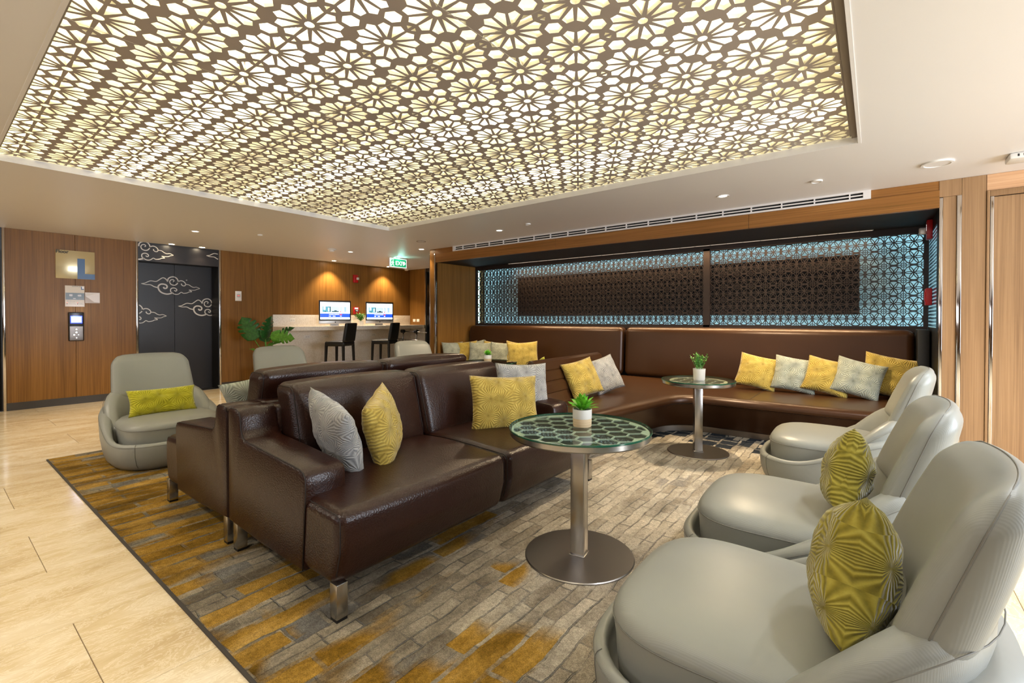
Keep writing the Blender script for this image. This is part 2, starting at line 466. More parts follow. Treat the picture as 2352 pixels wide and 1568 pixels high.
def text(name, body, size, m, parent, mtx, ext=.001, align='LEFT', bold=0.):
    cu = bpy.data.curves.new(name, 'FONT'); cu.body = body; cu.size = size; cu.extrude = ext; cu.align_x = align; cu.offset = bold
    tmp = bpy.data.objects.new(name, cu)
    me = bpy.data.meshes.new_from_object(tmp); bpy.data.objects.remove(tmp); me.materials.clear(); me.materials.append(m)
    o = bpy.data.objects.new(name, me); col.objects.link(o); o.parent = parent; o.matrix_local = mtx
    return o


def on_px(x, y, z):      # text/plate frame on a wall facing +X: local x -> +Y, local y -> +Z
    return Matrix(((0, 0, 1, x), (1, 0, 0, y), (0, 1, 0, z), (0, 0, 0, 1)))


# ------------------------------------------------------------ room shell
ZC = 2.48; XL = -9.26
CX0, CX1, CY0, CY1 = -5.35, -.10, .37, 4.06
bm = bmesh.new()
for a in ((-11, CX0, -4.5, 9), (CX1, 4.6, -4.5, 9), (CX0, CX1, -4.5, CY0), (CX0, CX1, CY1, 9)):
    add_box(bm, a[0], a[1], a[2], a[3], ZC, ZC + .05)
ceiling = struct(from_bm('ceiling', bm, M['ceil']))
bm = bmesh.new()
e = .014
for a in ((CX0 - e, CX0 + .003, CY0 - e, CY1 + e), (CX1 - .003, CX1 + e, CY0 - e, CY1 + e), (CX0 + .003, CX1 - .003, CY0 - e, CY0 + .003), (CX0 + .003, CX1 - .003, CY1 - .003, CY1 + e)):
    add_box(bm, a[0], a[1], a[2], a[3], ZC - .004, ZC + .0485)
from_bm('cove_bead', bm, M['ceil'], ceiling)

floor = struct(box('floor', -11, 4.6, -4.5, 9, -.06, -.0025, mat('floor_joint', '#6E5638', .6)))
bm = bmesh.new(); add_box(bm, 0, .6175, 0, 1.2175, -.02, 0)
bmesh.ops.bevel(bm, geom=[e_ for e_ in bm.edges if e_.verts[0].co.z > -.001 and e_.verts[1].co.z > -.001], offset=.0012, segments=1, affect='EDGES')
tile_me = bpy.data.meshes.new('tile'); bm.to_mesh(tile_me); bm.free(); tile_me.materials.append(M['marble'])
for k in range(-12, 12):
    x0 = -2.59 + k * .62 + .00125
    if x0 < -9.5 or x0 > 3.0: continue
    ph = .385 if k % 2 == 0 else -.225
    for j in range(-2, 8):
        y0 = ph + 1.22 * j + .00125
        if y0 + 1.22 < -1.2 or y0 > 7.9: continue
        if x0 > -5.7 and x0 + .62 < .3 and y0 > .72: continue
        if y0 > 5.6 and x0 > -6.3: continue
        o = link('tile', tile_me, floor); o.location = (x0, y0, 0)

# rear and right walls (behind the camera)
struct(box('wall_rear', -11, 4.6, -4.5, -4.4, 0, ZC, M['wood']))
struct(box('wall_right', 4.5, 4.6, -4.4, 9, 0, ZC, M['wood']))

# lift wall (wall_left), facing +X
wl = struct(box('wall_left', XL - .9, XL - .6, -4.4, 9, 0, ZC, M['black']))
def wood_panel(y0, y1, parent, z0=.1):
    box('panel', XL - .04, XL, y0 + .0015, y1 - .0015, z0, ZC - .001, M['wood'], parent, .0012, 1)
def skirting(n, y0, y1): struct(box('baseboard_left', XL - .04, XL + .004, y0, y1, 0, .105, M['skirt']))
bk = box('panel_backing', XL - .6, XL - .045, .737, 2.145, 0, ZC, M['blackgap'], wl)
box('panel_backing', XL - .6, XL - .045, 3.362, 7.9, 0, ZC, M['blackgap'], wl)
box('panel_backing', XL - .6, XL - .045, -4.4, -.55, 0, ZC, M['blackgap'], wl)
for a, b in ((.737, 1.437), (1.437, 2.145), (3.362, 4.267), (-1.5, -.55)): wood_panel(a, b, wl)
for a, b in ((4.267, 5.95), (5.95, 7.66)): wood_panel(a, b, wl, 1.335)
skirting(0, .737, 2.145); skirting(1, 3.362, 4.267)
n = 0
for y0 in (.709, 2.145, 3.334, -.55):
    n += 1; struct(box('trim_%d' % n, XL - .04, XL + .012, y0, y0 + .028, 0, ZC - .001, M['chrome'], None, .003))

# cloud motifs on the lift fronts (polylines read off the decoration; metres on the wall)
CL = [([(205, 815), (260, 806), (300, 785), (350, 765), (430, 770), (480, 740), (520, 712), (550, 706), (585, 725), (612, 765)], 12, 18),
      ([(205, 815), (270, 828), (345, 828), (400, 855), (455, 868)], 10, 20),
      ([(545, 855), (560, 876), (590, 872), (603, 848), (590, 822), (550, 808), (500, 812), (465, 845), (468, 890), (500, 935), (560, 962), (620, 966), (690, 945)], 26, 24),
      ([(612, 760), (622, 715), (660, 688), (710, 680), (755, 700), (780, 745), (765, 790), (730, 815), (690, 815), (655, 795), (645, 760), (665, 732), (700, 727), (716, 745), (700, 762)], 20, 14),
      ([(770, 775), (800, 745), (840, 738), (880, 755), (905, 790), (890, 818), (860, 820), (835, 800), (838, 785)], 16, 16),
      ([(905, 795), (960, 800), (1000, 825), (1040, 838), (1090, 832), (1148, 855)], 14, 9),
      ([(1148, 855), (1100, 868), (1060, 885), (1000, 888), (960, 886), (1008, 912), (960, 920), (930, 935), (870, 945), (830, 930), (790, 958), (750, 968), (710, 960), (690, 945)], 9, 16),
      ([(690, 945), (660, 925), (660, 885), (690, 865), (730, 866), (757, 888), (750, 910), (730, 912), (718, 898)], 18, 16)]


def cloud(name, x, yc, zc, ymin, ymax, parent, sc=.0009):
    bm = bmesh.new()
    for pts, w0, w1 in CL:
        P = [(yc + (a - 677) * sc * 1.0, zc - (b - 830) * sc * 1.165) for a, b in pts]
        # densify
        Q = []
        for i in range(len(P) - 1):
            p0 = P[max(i - 1, 0)]; p1 = P[i]; p2 = P[i + 1]; p3 = P[min(i + 2, len(P) - 1)]
            for s in range(4):
                tt = s / 4
                Q.append(tuple(.5 * (2 * p1[k] + (p2[k] - p0[k]) * tt + (2 * p0[k] - 5 * p1[k] + 4 * p2[k] - p3[k]) * tt * tt + (3 * p1[k] - p0[k] - 3 * p2[k] + p3[k]) * tt ** 3) for k in (0, 1)))
        Q.append(P[-1]); L = []
        for i, q in enumerate(Q):
            a = Vector(Q[max(i - 1, 0)]); b = Vector(Q[min(i + 1, len(Q) - 1)]); d = (b - a).normalized(); nn = Vector((-d.y, d.x))
            wd = (w0 + (w1 - w0) * i / len(Q)) * sc * .5
            L.append((Vector(q) + nn * wd, Vector(q) - nn * wd))
        for i in range(len(L) - 1):
            quad = [L[i][0], L[i][1], L[i + 1][1], L[i + 1][0]]
            if any(v.x < ymin or v.x > ymax for v in quad): continue
            f0 = [bm.verts.new((x + .0015, v.x, v.y)) for v in quad]; f1 = [bm.verts.new((x - .001, v.x, v.y)) for v in quad]
            bm.faces.new(f0)
            for k in range(4): bm.faces.new((f0[k], f1[k], f1[(k + 1) % 4], f0[(k + 1) % 4]))
    bmesh.ops.recalc_face_normals(bm, faces=bm.faces[:])
    return from_bm(name, bm, M['cloud'], parent)


XD = XL - .30
def lift(n, y0, y1, clouds):
    d = struct(empty('door_%d' % n, (0, 0, 0)))
    ym = (y0 + y1) / 2 - .004
    for a, b in ((y0 - .05, ym - .002), (ym + .002, y1 + .05)):
        lf = box('door_leaf', XD - .03, XD, a, b, 0, 2.22, M['lift'], d, .001, 1)
    box('header_panel', XD, XL - .002, y0, y1, 2.18, ZC, M['lift'], d)
    box('reveal', XD, XL - .002, y1 - .012, y1, 0, 2.18, M['black'], d)
    box('reveal', XD, XL - .002, y0, y0 + .012, 0, 2.18, M['black'], d)
    box('threshold', XD - .1, XL, y0, y1, -.002, .003, M['steeld'], d)
    if clouds:
        cloud('cloud_motif', XD, 2.71, 1.818, y0, y1 + .04, d)
        cloud('cloud_motif', XD, 3.228, 1.456, y0, 3.34, d)
        cloud('cloud_motif', XD, 2.208, 1.325, y0 + .02, y1, d)
        cloud('cloud_motif', XL - .002, 2.243, 2.338, y0 + .004, y1, d, .00087)
        cloud('cloud_motif', XL - .002, 3.55, 2.345, y0, y1 - .004, d, .00087)
        bm = lathe([(.012, 0), (.012, .003), (.008, .004)], 16); o = from_bm('sensor', bm, M['steeld'], d)
        o.matrix_local = on_px(XD, 2.93, 1.93)
    return d


lift(1, 2.173, 3.334, True)
lift(2, -.52, .709, False)

# return wall at the far end and the glass door beside it
wf = struct(box('wall_far', XL - .04, -8.69, 7.70, 7.80, 0, ZC, M['blackgap']))
box('panel', XL + .002, -8.69, 7.66, 7.70, 1.10, ZC - .001, M['wood'], wf, .0012, 1)
box('panel', XL + .002, -8.69, 7.66, 7.70, .0, 1.02, M['terraz'], wf)
gd = struct(empty('door_3'))
box('door_frame', -8.69, -8.66, 7.66, 7.72, 0, ZC, M['steeld'], gd)
box('glass_pane', -8.64, -6.3, 7.68, 7.69, .02, 2.40, M['doorglass'], gd)
box('door_frame', -8.66, -6.3, 7.66, 7.72, 2.40, ZC, M['black'], gd)
box('door_handle', -8.02, -7.98, 7.62, 7.65, .9, 1.6, M['chrome'], gd, .006)
struct(box('wall_back', -10.2, -6.3, 8.9, 9.0, 0, ZC, M['black']))

# recess wall
YF = 5.63; YB = 6.67; XJ0, XJ1 = -6.08, .443
wr = struct(box('wall_recess', -6.25, 4.5, 7.1, 7.2, 0, ZC, M['black']))
box('panel', -6.25, -6.105, YF, 7.1, 0, ZC - .001, M['wood'], wr)
box('panel', -6.105, XJ0, YF + .03, YB + .43, 0, 2.24, M['wood'], wr, .001, 1)
box('panel', XJ0 - .035, -3.6, YF - .022, YF + .03, 2.24, 2.392, M['wood_h'], wr, .001, 1)
box('panel', -3.597, -1.1, YF - .022, YF + .03, 2.24, 2.392, M['wood_h'], wr, .001, 1)
box('panel', -1.097, XJ1, YF - .022, YF + .03, 2.24, 2.392, M['wood_h'], wr, .001, 1)
box('panel', -6.105, XJ1, YF, YF + .03, 2.392, ZC - .001, M['wood_h'], wr)
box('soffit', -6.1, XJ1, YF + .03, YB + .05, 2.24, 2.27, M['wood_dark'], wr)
struct(box('trim_9', -6.112, -6.084, YF - .03, YF + .01, 0, 2.392, M['chrome'], None, .003))
struct(box('trim_10', -6.262, -6.246, YF - .008, YF + .02, 0, 2.392, M['chrome'], None, .003))
# right hand jamb and pilasters
box('jamb', XJ1, XJ1 + .01, YF + .03, 7.1, 0, 1.165, M['black'], wr)
box('jamb', XJ1, XJ1 + .01, YF + .03, 7.1, 2.13, 2.24, M['black'], wr)
box('jamb', XJ1, XJ1 + .01, YF + .03, 5.80, 1.165, 2.13, M['black'], wr)
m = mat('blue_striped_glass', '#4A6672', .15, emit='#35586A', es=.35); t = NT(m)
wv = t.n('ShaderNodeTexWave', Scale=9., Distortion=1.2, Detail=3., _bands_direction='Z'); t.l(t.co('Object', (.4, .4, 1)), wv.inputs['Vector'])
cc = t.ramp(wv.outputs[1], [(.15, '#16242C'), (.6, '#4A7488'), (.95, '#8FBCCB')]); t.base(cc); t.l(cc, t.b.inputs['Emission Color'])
box('side_glass', XJ1 + .004, XJ1 + .01, 5.80, YB - .02, 1.165, 2.13, m, wr)
wp = struct(box('wall_pilasters', XJ1 + .012, 4.5, YF + .012, YF + .10, 0, ZC, M['blackgap']))
for x0, x1, z1 in ((.469, .556, 2.33), (.590, .740, ZC - .001)): box('panel', x0, x1, YF - .004, YF + .012, 0, z1, M['wood_daylit'], wp, .001, 1)
box('panel', XJ1, .588, YF - .004, YF + .012, 2.332, ZC - .001, M['wood_daylit'], wp, .001, 1)
box('panel', .743, 4.4, YF - .004, YF + .012, 2.342, ZC - .001, wood('oak_veneer_daylit_horizontal', '#A37A55', '#C79A72', '#DDB48E', .34, True), wp, .001, 1)  # daylight brightness put into this lighter veneer colour too
box('panel', .788, 2.0, YF + .004, YF + .012, 0, 2.285, M['wood_daylit'], wp, .001, 1)
box('panel', 2.003, 3.2, YF + .004, YF + .012, 0, 2.285, M['wood_daylit'], wp, .001, 1)
box('panel', 3.203, 4.4, YF + .004, YF + .012, 0, 2.285, M['wood_daylit'], wp, .001, 1)
box('panel_frame', .743, .762, YF - .012, YF + .012, 0, 2.34, M['wood_daylit'], wp, .003)
box('panel_frame', .762, 4.4, YF - .012, YF + .012, 2.29, 2.34, M['wood_daylit'], wp, .003)
for i, (x0, x1, z1) in enumerate(((XJ1, .467, 2.325), (.558, .588, 2.33), (.764, .786, 2.288))):
    struct(box('trim_%d' % (11 + i), x0, x1, YF - .014, YF + .012, 0, z1, M['chrome'], None, .003))

# ------------------------------------------------------------ luminous ceiling lattice
LX0, LX1, LY0, LY1, LZ = CX0 + .004, CX1 - .004, CY0 + .004, CY1 - .004, 2.53
lat = tag(empty('ceiling_lattice', ((LX0 + LX1) / 2, (LY0 + LY1) / 2, LZ)), 'large backlit ceiling screen pierced with flower rosettes and hexagons', 'ceiling screen')
off = lat.location.copy()
DX, DY = .330, .2895
def ros_holes(cx, cy):
    H = []
    for k in range(12):
        a0 = R(30 * k); a1 = R(30 * k + 30); am = R(30 * k + 15); hw = .0066
        def sp(a, r, side): return (cx + r * math.cos(a) - side * hw * math.sin(a), cy + r * math.sin(a) + side * hw * math.cos(a))
        tip = .036 / 1
        H.append([(cx + .040 * math.cos(am), cy + .040 * math.sin(am)), sp(a0, .126, 1), (cx + .1445 * math.cos(am), cy + .1445 * math.sin(am)), sp(a1, .126, -1)])
    H.append([(cx + .021 * math.cos(2 * PI * j / 14), cy + .021 * math.sin(2 * PI * j / 14)) for j in range(14)])
    for s in (30, 90):   # hexagons at the three-way points
        hx, hy = cx + DX / math.sqrt(3) * math.cos(R(s)), cy + DX / math.sqrt(3) * math.sin(R(s))
        H.append([(hx + .040 * math.cos(R(30 + 60 * j)), hy + .040 * math.sin(R(30 + 60 * j))) for j in range(6)])
    for s in (1, -1):    # pairs of small triangles between neighbours
        mx = cx + DX / 2
        H.append([(mx - .014, cy + s * .0085), (mx + .014, cy + s * .0085), (mx, cy + s * .026)])
    return H


def clip(poly, x0, x1, y0, y1):
    for ax, lim, sg in ((0, x0, 1), (0, x1, -1), (1, y0, 1), (1, y1, -1)):
        out = []
        for i in range(len(poly)):
            a, b = poly[i], poly[(i + 1) % len(poly)]
            ia, ib = sg * (a[ax] - lim) >= 0, sg * (b[ax] - lim) >= 0
            if ia: out.append(a)
            if ia != ib:
                tt = (lim - a[ax]) / (b[ax] - a[ax]); out.append(tuple(a[k] + (b[k] - a[k]) * tt for k in (0, 1)))
        poly = out
        if len(poly) < 3: return None
    ar = abs(sum(poly[i][0] * poly[(i + 1) % len(poly)][1] - poly[(i + 1) % len(poly)][0] * poly[i][1] for i in range(len(poly)))) / 2
    return poly if ar > 1e-5 else None


def ccw(h):
    ar = sum(h[i][0] * h[(i + 1) % len(h)][1] - h[(i + 1) % len(h)][0] * h[i][1] for i in range(len(h)))
    return list(h) if ar > 0 else list(h)[::-1]


def pierced(rect, holes):
    x0, x1, y0, y1 = rect
    vs = [Vector((x0, y0)), Vector((x1, y0)), Vector((x1, y1)), Vector((x0, y1))]; ed = [(0, 1), (1, 2), (2, 3), (3, 0)]; fs = []
    for h in holes:
        h = ccw(h); b = len(vs); vs += [Vector(p) for p in h]; fs.append(list(range(b, b + len(h))))
    r = geometry.delaunay_2d_cdt(vs, ed, fs, 0, 1e-5)
    bm = bmesh.new(); V = [bm.verts.new((v.x, v.y, 0)) for v in r[0]]
    for f, of in zip(r[2], r[5]):
        if len(of) == 0:
            try: bm.faces.new([V[i] for i in f])
            except ValueError: pass
    bmesh.ops.delete(bm, geom=[v for v in bm.verts if not v.link_faces], context='VERTS')
    return bm


def thicken(bm, th, mi_side=1, up=1):
    """bm flat in z=0, gives back a plate from 0 to up*th with its walls in material slot mi_side"""
    bedges = [e for e in bm.edges if len(e.link_faces) == 1]
    pairs = [(e.verts[0], e.verts[1]) for e in bedges]; faces = bm.faces[:]
    top = {v: bm.verts.new((v.co.x, v.co.y, up * th)) for v in bm.verts[:]}
    for f in faces: bm.faces.new([top[v] for v in reversed(f.verts)])
    for a, b in pairs:
        f = bm.faces.new((a, b, top[b], top[a])); f.material_index = mi_side
    bmesh.ops.recalc_face_normals(bm, faces=bm.faces[:])


rows = []
y = .4855
j = 0
for j in range(-1, 14):
    cy = 1.3535 + (j - 3) * DY
    x00 = -1.4555 + (0 if (j - 3) % 2 == 0 else .165)
    for i in range(-14, 7):
        rows.append((x00 + i * DX, cy))
NXP, NYP = 4, 3
for a in range(NXP):
    for b in range(NYP):
        x0 = LX0 + (LX1 - LX0) * a / NXP + (.001 if a else 0); x1 = LX0 + (LX1 - LX0) * (a + 1) / NXP - (.001 if a < NXP - 1 else 0)
        y0 = LY0 + (LY1 - LY0) * b / NYP + (.001 if b else 0); y1 = LY0 + (LY1 - LY0) * (b + 1) / NYP - (.001 if b < NYP - 1 else 0)
        holes = []
        bx1 = x1 - (.045 if a == NXP - 1 else 0); by0 = y0 + (.02 if b == 0 else 0)
        for cx, cy in rows:
            if x0 - .25 < cx < x1 + .25 and y0 - .25 < cy < y1 + .25:
                for h in ros_holes(cx, cy):
                    q = clip(h, x0 + .0008, bx1 - .0008, by0 + .0008, y1 - .0008)
                    if q: holes.append(q)
        bm = pierced((x0, x1, y0, y1), holes); thicken(bm, .022)
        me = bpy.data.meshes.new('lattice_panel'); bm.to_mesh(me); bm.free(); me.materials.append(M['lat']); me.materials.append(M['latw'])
        o = link('lattice_panel', me, lat); o.location = Vector((0, 0, LZ)) - off
def child_box(name, b, m, parent, bev=0):
    o = box(name, *b, m, parent, bev); o.location = -parent.location; return o
child_box('frame_side', (CX1 - .0395, CX1 - .0005, CY0 + .001, CY1 - .001, LZ - .012, LZ - .0008), M['latframe'], lat)
child_box('frame_side', (CX0 + .0005, CX1 - .04, CY0 + .001, CY0 + .022, LZ - .012, LZ - .0008), M['latframe'], lat)
child_box('glow_panel', (CX0 - .1, CX1 + .1, CY0 - .1, CY1 + .1, 2.68, 2.69), M['glow'], lat)  # added glowing sheet in place of the tube-lit plenum top
# plenum walls
for b in ((CX0 - .12, CX0 - .1, CY0 - .1, CY1 + .1, 2.531, 2.68), (CX1 + .1, CX1 + .12, CY0 - .1, CY1 + .1, 2.531, 2.68), (CX0 - .1, CX1 + .1, CY0 - .12, CY0 - .1, 2.531, 2.68), (CX0 - .1, CX1 + .1, CY1 + .1, CY1 + .12, 2.531, 2.68)):
    child_box('plenum_side', b, M['cream'], lat)
for yy in (.28, 1.12, 2.23, 3.35):
    for k in range(4):
        xa = CX0 + .05 + k * 1.3
        bm = bmesh.new(); bmesh.ops.create_cone(bm, cap_ends=True, segments=12, radius1=.014, radius2=.014, depth=1.17)
        o = from_bm('fluorescent_tube', bm, M['tube'], lat, True, 40); o.rotation_euler = (0, R(90), 0); o.location = Vector((xa + .62, yy, 2.628)) - off
        for sx_ in (0, 1.19):
            child_box('tube_holder', (xa + sx_ - .0 + .015, xa + sx_ + .045, yy - .03, yy + .03, 2.60, 2.68), M['gunmetal'], lat)

# ------------------------------------------------------------ ceiling fittings
def downlight(x, y, on, label, power=0, r=.045, ang=100):
    d = tag(empty('downlight', (x, y, ZC)), label, 'ceiling light', 'recessed ceiling downlights')
    from_bm('trim_ring', lathe([(r, 0), (r + .012, -.001), (r + .010, -.006), (r - .002, -.004), (r - .006, .0)], 28), M['white'], d, True, 40)
    from_bm('lamp', lathe([(r - .008, -.0035), (r - .008, -.0015)], 24), M['lampon'] if on else M['rimlit'], d)
    if power: spot('downlight_beam', (x, y, ZC - .02), power, (1, .78, .50), ang, .7, .03)
    return d


downlight(XL + .13, 2.59, True, 'lit downlight over the left half of the lift doors', 9)
downlight(XL + .13, 3.03, True, 'lit downlight over the right half of the lift doors', 7)
downlight(-7.54, 2.42, False, 'downlight in front of the lift doors on the plain ceiling', 70)
downlight(XL + .22, 5.45, True, 'lit downlight on the ceiling over the left computer', 70)
downlight(XL + .22, 6.85, True, 'lit downlight over the right computer below the exit sign', 70)
downlight(-7.6, 4.91, False, 'small downlight between the smoke detector and exit sign', 8)
downlight(-6.33, 5.50, True, 'lit downlight at the wooden corner of the seating recess', 14)
downlight(-4.13, 5.0, False, 'downlight left of centre along the long air grille', 95, .045, 140)
downlight(-1.21, 4.98, False, 'downlight in front of the right part of the air grille', 150, .045, 140)

sm = tag(empty('smoke_detector', (-7.57, 4.52, ZC)), 'white smoke detector on the ceiling before the computer desk', 'smoke detector')
from_bm('base', lathe([(.075, 0), (.075, -.012), (.066, -.02), (.045, -.022)], 28), M['white'], sm, True, 40)
from_bm('chamber', lathe([(.046, -.0215), (.042, -.04), (.026, -.05), (.0, -.051)][:3], 24), M['white'], sm, True, 40)
sm2 = tag(empty('smoke_detector', (-9.0, 7.35, ZC)), 'white smoke detector on the ceiling at the far room corner', 'smoke detector')
from_bm('base', lathe([(.08, 0), (.08, -.02), (.055, -.028)], 28), M['white'], sm2, True, 40)
from_bm('chamber', lathe([(.05, -.028), (.045, -.05), (.02, -.058)], 24), M['white'], sm2, True, 40)
def disc(name, x, y, r, label, cat, m=None, t_=.012):
    o = tag(empty(name, (x, y, ZC)), label, cat)
    from_bm('rim', lathe([(r, 0), (r, -t_), (r * .82, -t_ * 1.1), (r * .80, -t_ * .6)], 40), m or M['white'], o, True, 40)
    from_bm('cover', lathe([(r * .80, -t_ * .55), (r * .80, -t_ * .7)], 40), M['ceil'], o)
    return o
disc('ceiling_speaker', .378, 4.97, .10, 'round white ceiling speaker right of the long air grille', 'speaker')
disc('sensor', -.42, 4.95, .045, 'small round sensor on the ceiling above the grille end', 'sensor')
disc('sensor', -5.69, 4.94, .075, 'flat round cover on the ceiling by the exit sign', 'sensor', M['latframe'], .006)
disc('sensor', -3.55, 4.88, .035, 'small round sensor between the grille and the luminous panel', 'sensor')
disc('sensor', -7.1, 3.1, .035, 'small flat disc on the ceiling near the plant', 'sensor')
em = tag(empty('emergency_lamp', (.92, 5.1, ZC)), 'white rectangular emergency lamp on the ceiling, top right', 'emergency light')
box('housing', -.14, .14, -.09, .09, -.045, 0, M['white'], em, .012)
for k in range(5): box('slot', -.10 + k * .03, -.09 + k * .03, -.0905, -.088, -.03, -.012, M['grey_slot'], em)

# long linear air grille
gr = tag(empty('air_grille', (-2.85, YF, 2.45)), 'long white linear air grille above the seating recess', 'air vent')
gx0, gx1, gy = -5.65, -.04, YF - .030
def gb(name, x0, x1, z0, z1, m, y0=gy, y1=YF - .0005, bev=0):
    o = box(name, x0, x1, y0, y1, z0, z1, m, gr, bev); o.location = -gr.location; return o
gb('frame_bar', gx0, gx1, 2.462, 2.4795, M['whitepaint'], YF - .034); gb('frame_bar', gx0, gx1, 2.394, 2.412, M['whitepaint'], YF - .034)
gb('frame_end', gx0, gx0 + .05, 2.412, 2.462, M['whitepaint'], YF - .034); gb('frame_end', gx1 - .06, gx1, 2.412, 2.462, M['whitepaint'], YF - .034)
gb('blade', gx0 + .05, gx1 - .06, 2.432, 2.443, M['whitepaint'], YF - .03)
gb('duct', gx0 + .05, gx1 - .06, 2.412, 2.462, M['blackgap'], YF - .006)
for k in range(19):
    x = gx0 + .22 + k * .29
    if x < gx1 - .1: gb('divider', x, x + .012, 2.412, 2.462, M['whitepaint'], YF - .028)

# exit sign, facing +X
ex = tag(empty('exit_sign', (-7.57, 5.97, 2.38)), 'lit green exit sign with running man and arrow hanging from ceiling', 'exit sign')
box('housing', -.018, .004, -.215, .215, -.105, .085, M['white'], ex, .004)
box('lit_frame', .004, .0055, -.208, .208, -.098, .078, M['exitw'], ex)
box('green_face', .0055, .007, -.195, .195, -.086, .066, M['greenpl'], ex)
box('bracket', -.010, -.002, -.05, .05, .085, .0998, M['white'], ex)
text('lettering', 'EXIT', .115, M['exitw'], ex, on_px(.0075, -.075, -.052), .0008, bold=.002)
bm = bmesh.new()
def polyx(bm, pts, x): bm.faces.new([bm.verts.new((x, a, b)) for a, b in pts])
polyx(bm, [(.105, -.022), (.135, -.022), (.135, -.05), (.185, -.01), (.135, .03), (.135, .004), (.105, .004)], .0085)
from_bm('arrow', bm, M['exitw'], ex)
bm = bmesh.new()
polyx(bm, [(-.185, .055), (-.175, .055), (-.175, -.07), (-.185, -.07)], .0085)
polyx(bm, [(-.185, .055), (-.185, .046), (-.11, .046), (-.11, .055)], .0085)
polyx(bm, [(-.145, .032), (-.13, .036), (-.118, .028), (-.122, .014), (-.138, .012)], .0086)
polyx(bm, [(-.16, .008), (-.125, .012), (-.118, -.02), (-.140, -.03)], .0087)
polyx(bm, [(-.16, .008), (-.172, -.016), (-.165, -.02), (-.15, -.002)], .0088)
polyx(bm, [(-.125, .010), (-.105, -.006), (-.108, -.014), (-.125, -.004)], .0088)
polyx(bm, [(-.140, -.025), (-.165, -.045), (-.178, -.075), (-.166, -.078), (-.15, -.05), (-.125, -.028)], .0089)
polyx(bm, [(-.130, -.02), (-.112, -.045), (-.104, -.078), (-.116, -.08), (-.126, -.05), (-.142, -.03)], .0089)
from_bm('running_man', bm, M['exitw'], ex)
ll = bpy.data.lights.new('exit_glow', 'AREA'); ll.size = .4; ll.size_y = .06; ll.shape = 'RECTANGLE'; ll.energy = .7; ll.color = (.35, 1, .85)
lo = bpy.data.objects.new('exit_glow', ll); col.objects.link(lo); lo.location = (-7.545, 5.97, 2.40); lo.rotation_euler = (R(0), R(-125), 0); lo.rotation_euler = (0, R(-150), 0)

# ------------------------------------------------------------ things on the lift wall
X0 = XL
sg = tag(empty('floor_sign', (X0, 1.44, 2.04)), 'large champagne floor sign with a big blue letter L', 'sign')
box('plate', .0, .022, -.213, .212, -.205, .205, M['signw'], sg, .003)
box('letter_stroke', .022, .0245, .018, .100, -.204, .095, M['blue'], sg)
box('letter_foot', .022, .0245, .100, .211, -.204, -.125, M['blue'], sg)
text('lettering', 'Floor', .062, M['ink'], sg, on_px(.0225, -.212, .160), .0006, bold=.0018)
pl = tag(empty('evacuation_plan', (X0, 1.43, 1.585)), 'white printed floor plan notice below the big letter sign', 'notice')
box('sheet', 0, .006, -.105, .105, -.155, .150, M['paper'], pl)
box('plan_band', .006, .0066, -.100, .104, -.055, .045, M['planblue'], pl)
box('corner_mark', .006, .0068, .068, .100, .095, .140, M['blue'], pl); box('corner_inner', .0068, .0070, .078, .100, .108, .140, M['card'], pl)
for a, b, c_, d_ in ((-.06, -.025, -.005, .025), (.03, .07, -.005, .02), (-.02, .01, -.045, -.03), (-.09, -.07, .03, .034), (.04, .09, -.04, -.036)): box('plan_room', .0066, .0071, a, b, c_, d_, M['gunmetal'], pl)
for k, (a, b) in enumerate(((-.09, -.04), (-.09, .0), (.03, .08), (-.07, .0), (-.07, .01), (.045, .095))):
    z = (-.075, -.083, -.105, -.105, -.12, -.12)[k]; box('print_line', .006, .0066, a, b, z, z + .003, M['gunmetal'], pl)
for a in (-.088, .025): box('print_mark', .006, .0066, a, a + .008, -.122, -.112, M['ink'], pl); box('print_mark', .006, .0066, a, a + .008, -.104, -.096, M['scrred'], pl)
text('lettering', 'Evacuation plan', .016, M['ink'], pl, on_px(.0064, -.03, .135), .0003)
cd_ = tag(empty('paper_card', (X0, 1.625, 1.565)), 'blank white card with a turned-up corner beside the floor plan', 'paper')
box('card', 0, .004, -.083, .083, -.08, .078, M['cardsh'], cd_)
bm = bmesh.new(); A = [(.006, -.083, .078), (.006, .083, .078), (.006, .083, -.07), (.010, .02, -.065), (.018, -.02, -.035), (.020, -.083, .02)]
f = bm.faces.new([bm.verts.new(p) for p in A]); r_ = bmesh.ops.extrude_face_region(bm, geom=[f]); bmesh.ops.translate(bm, verts=[v for v in r_['geom'] if isinstance(v, bmesh.types.BMVert)], vec=(-.0015, 0, 0))
bmesh.ops.recalc_face_normals(bm, faces=bm.faces[:]); from_bm('curled_sheet', bm, M['card'], cd_)
cp = tag(empty('lift_call_panel', (X0, 1.44, 1.136)), 'black lift call panel with a glowing blue screen', 'lift panel')
from_bm('body', soft(.012, .085, .21, .011, n=4, fn=lambda x, y, z: (x + .012 + .006 * (1 - (y / .085) ** 2), y, z)), M['black'], cp, True)
box('screen', .026, .0315, -.064, .064, .048, .158, M['bluescr'], cp)
box('screen_lit', .0315, .032, -.056, .056, .060, .146, M['bluelit'], cp)
text('lettering', 'L', .055, M['exitw'], cp, on_px(.0322, -.03, .072), .0004); text('lettering', '6', .06, M['exitw'], cp, on_px(.0322, .018, .068), .0004)
from_bm('button_plate', soft(.006, .075, .105, .005, n=3, fn=lambda x, y, z: (x + .026, y, z - .098)), M['gunmetal'], cp, True)
for a, b, rr in ((0, -.04, .016), (0, -.085, .018), (-.025, -.12, .016), (.022, -.12, .01), (0, -.165, .012)):
    o = from_bm('button', lathe([(rr, 0), (rr, .003), (rr * .7, .004)], 18), M['steel'], cp); o.matrix_local = on_px(.031, a, b)
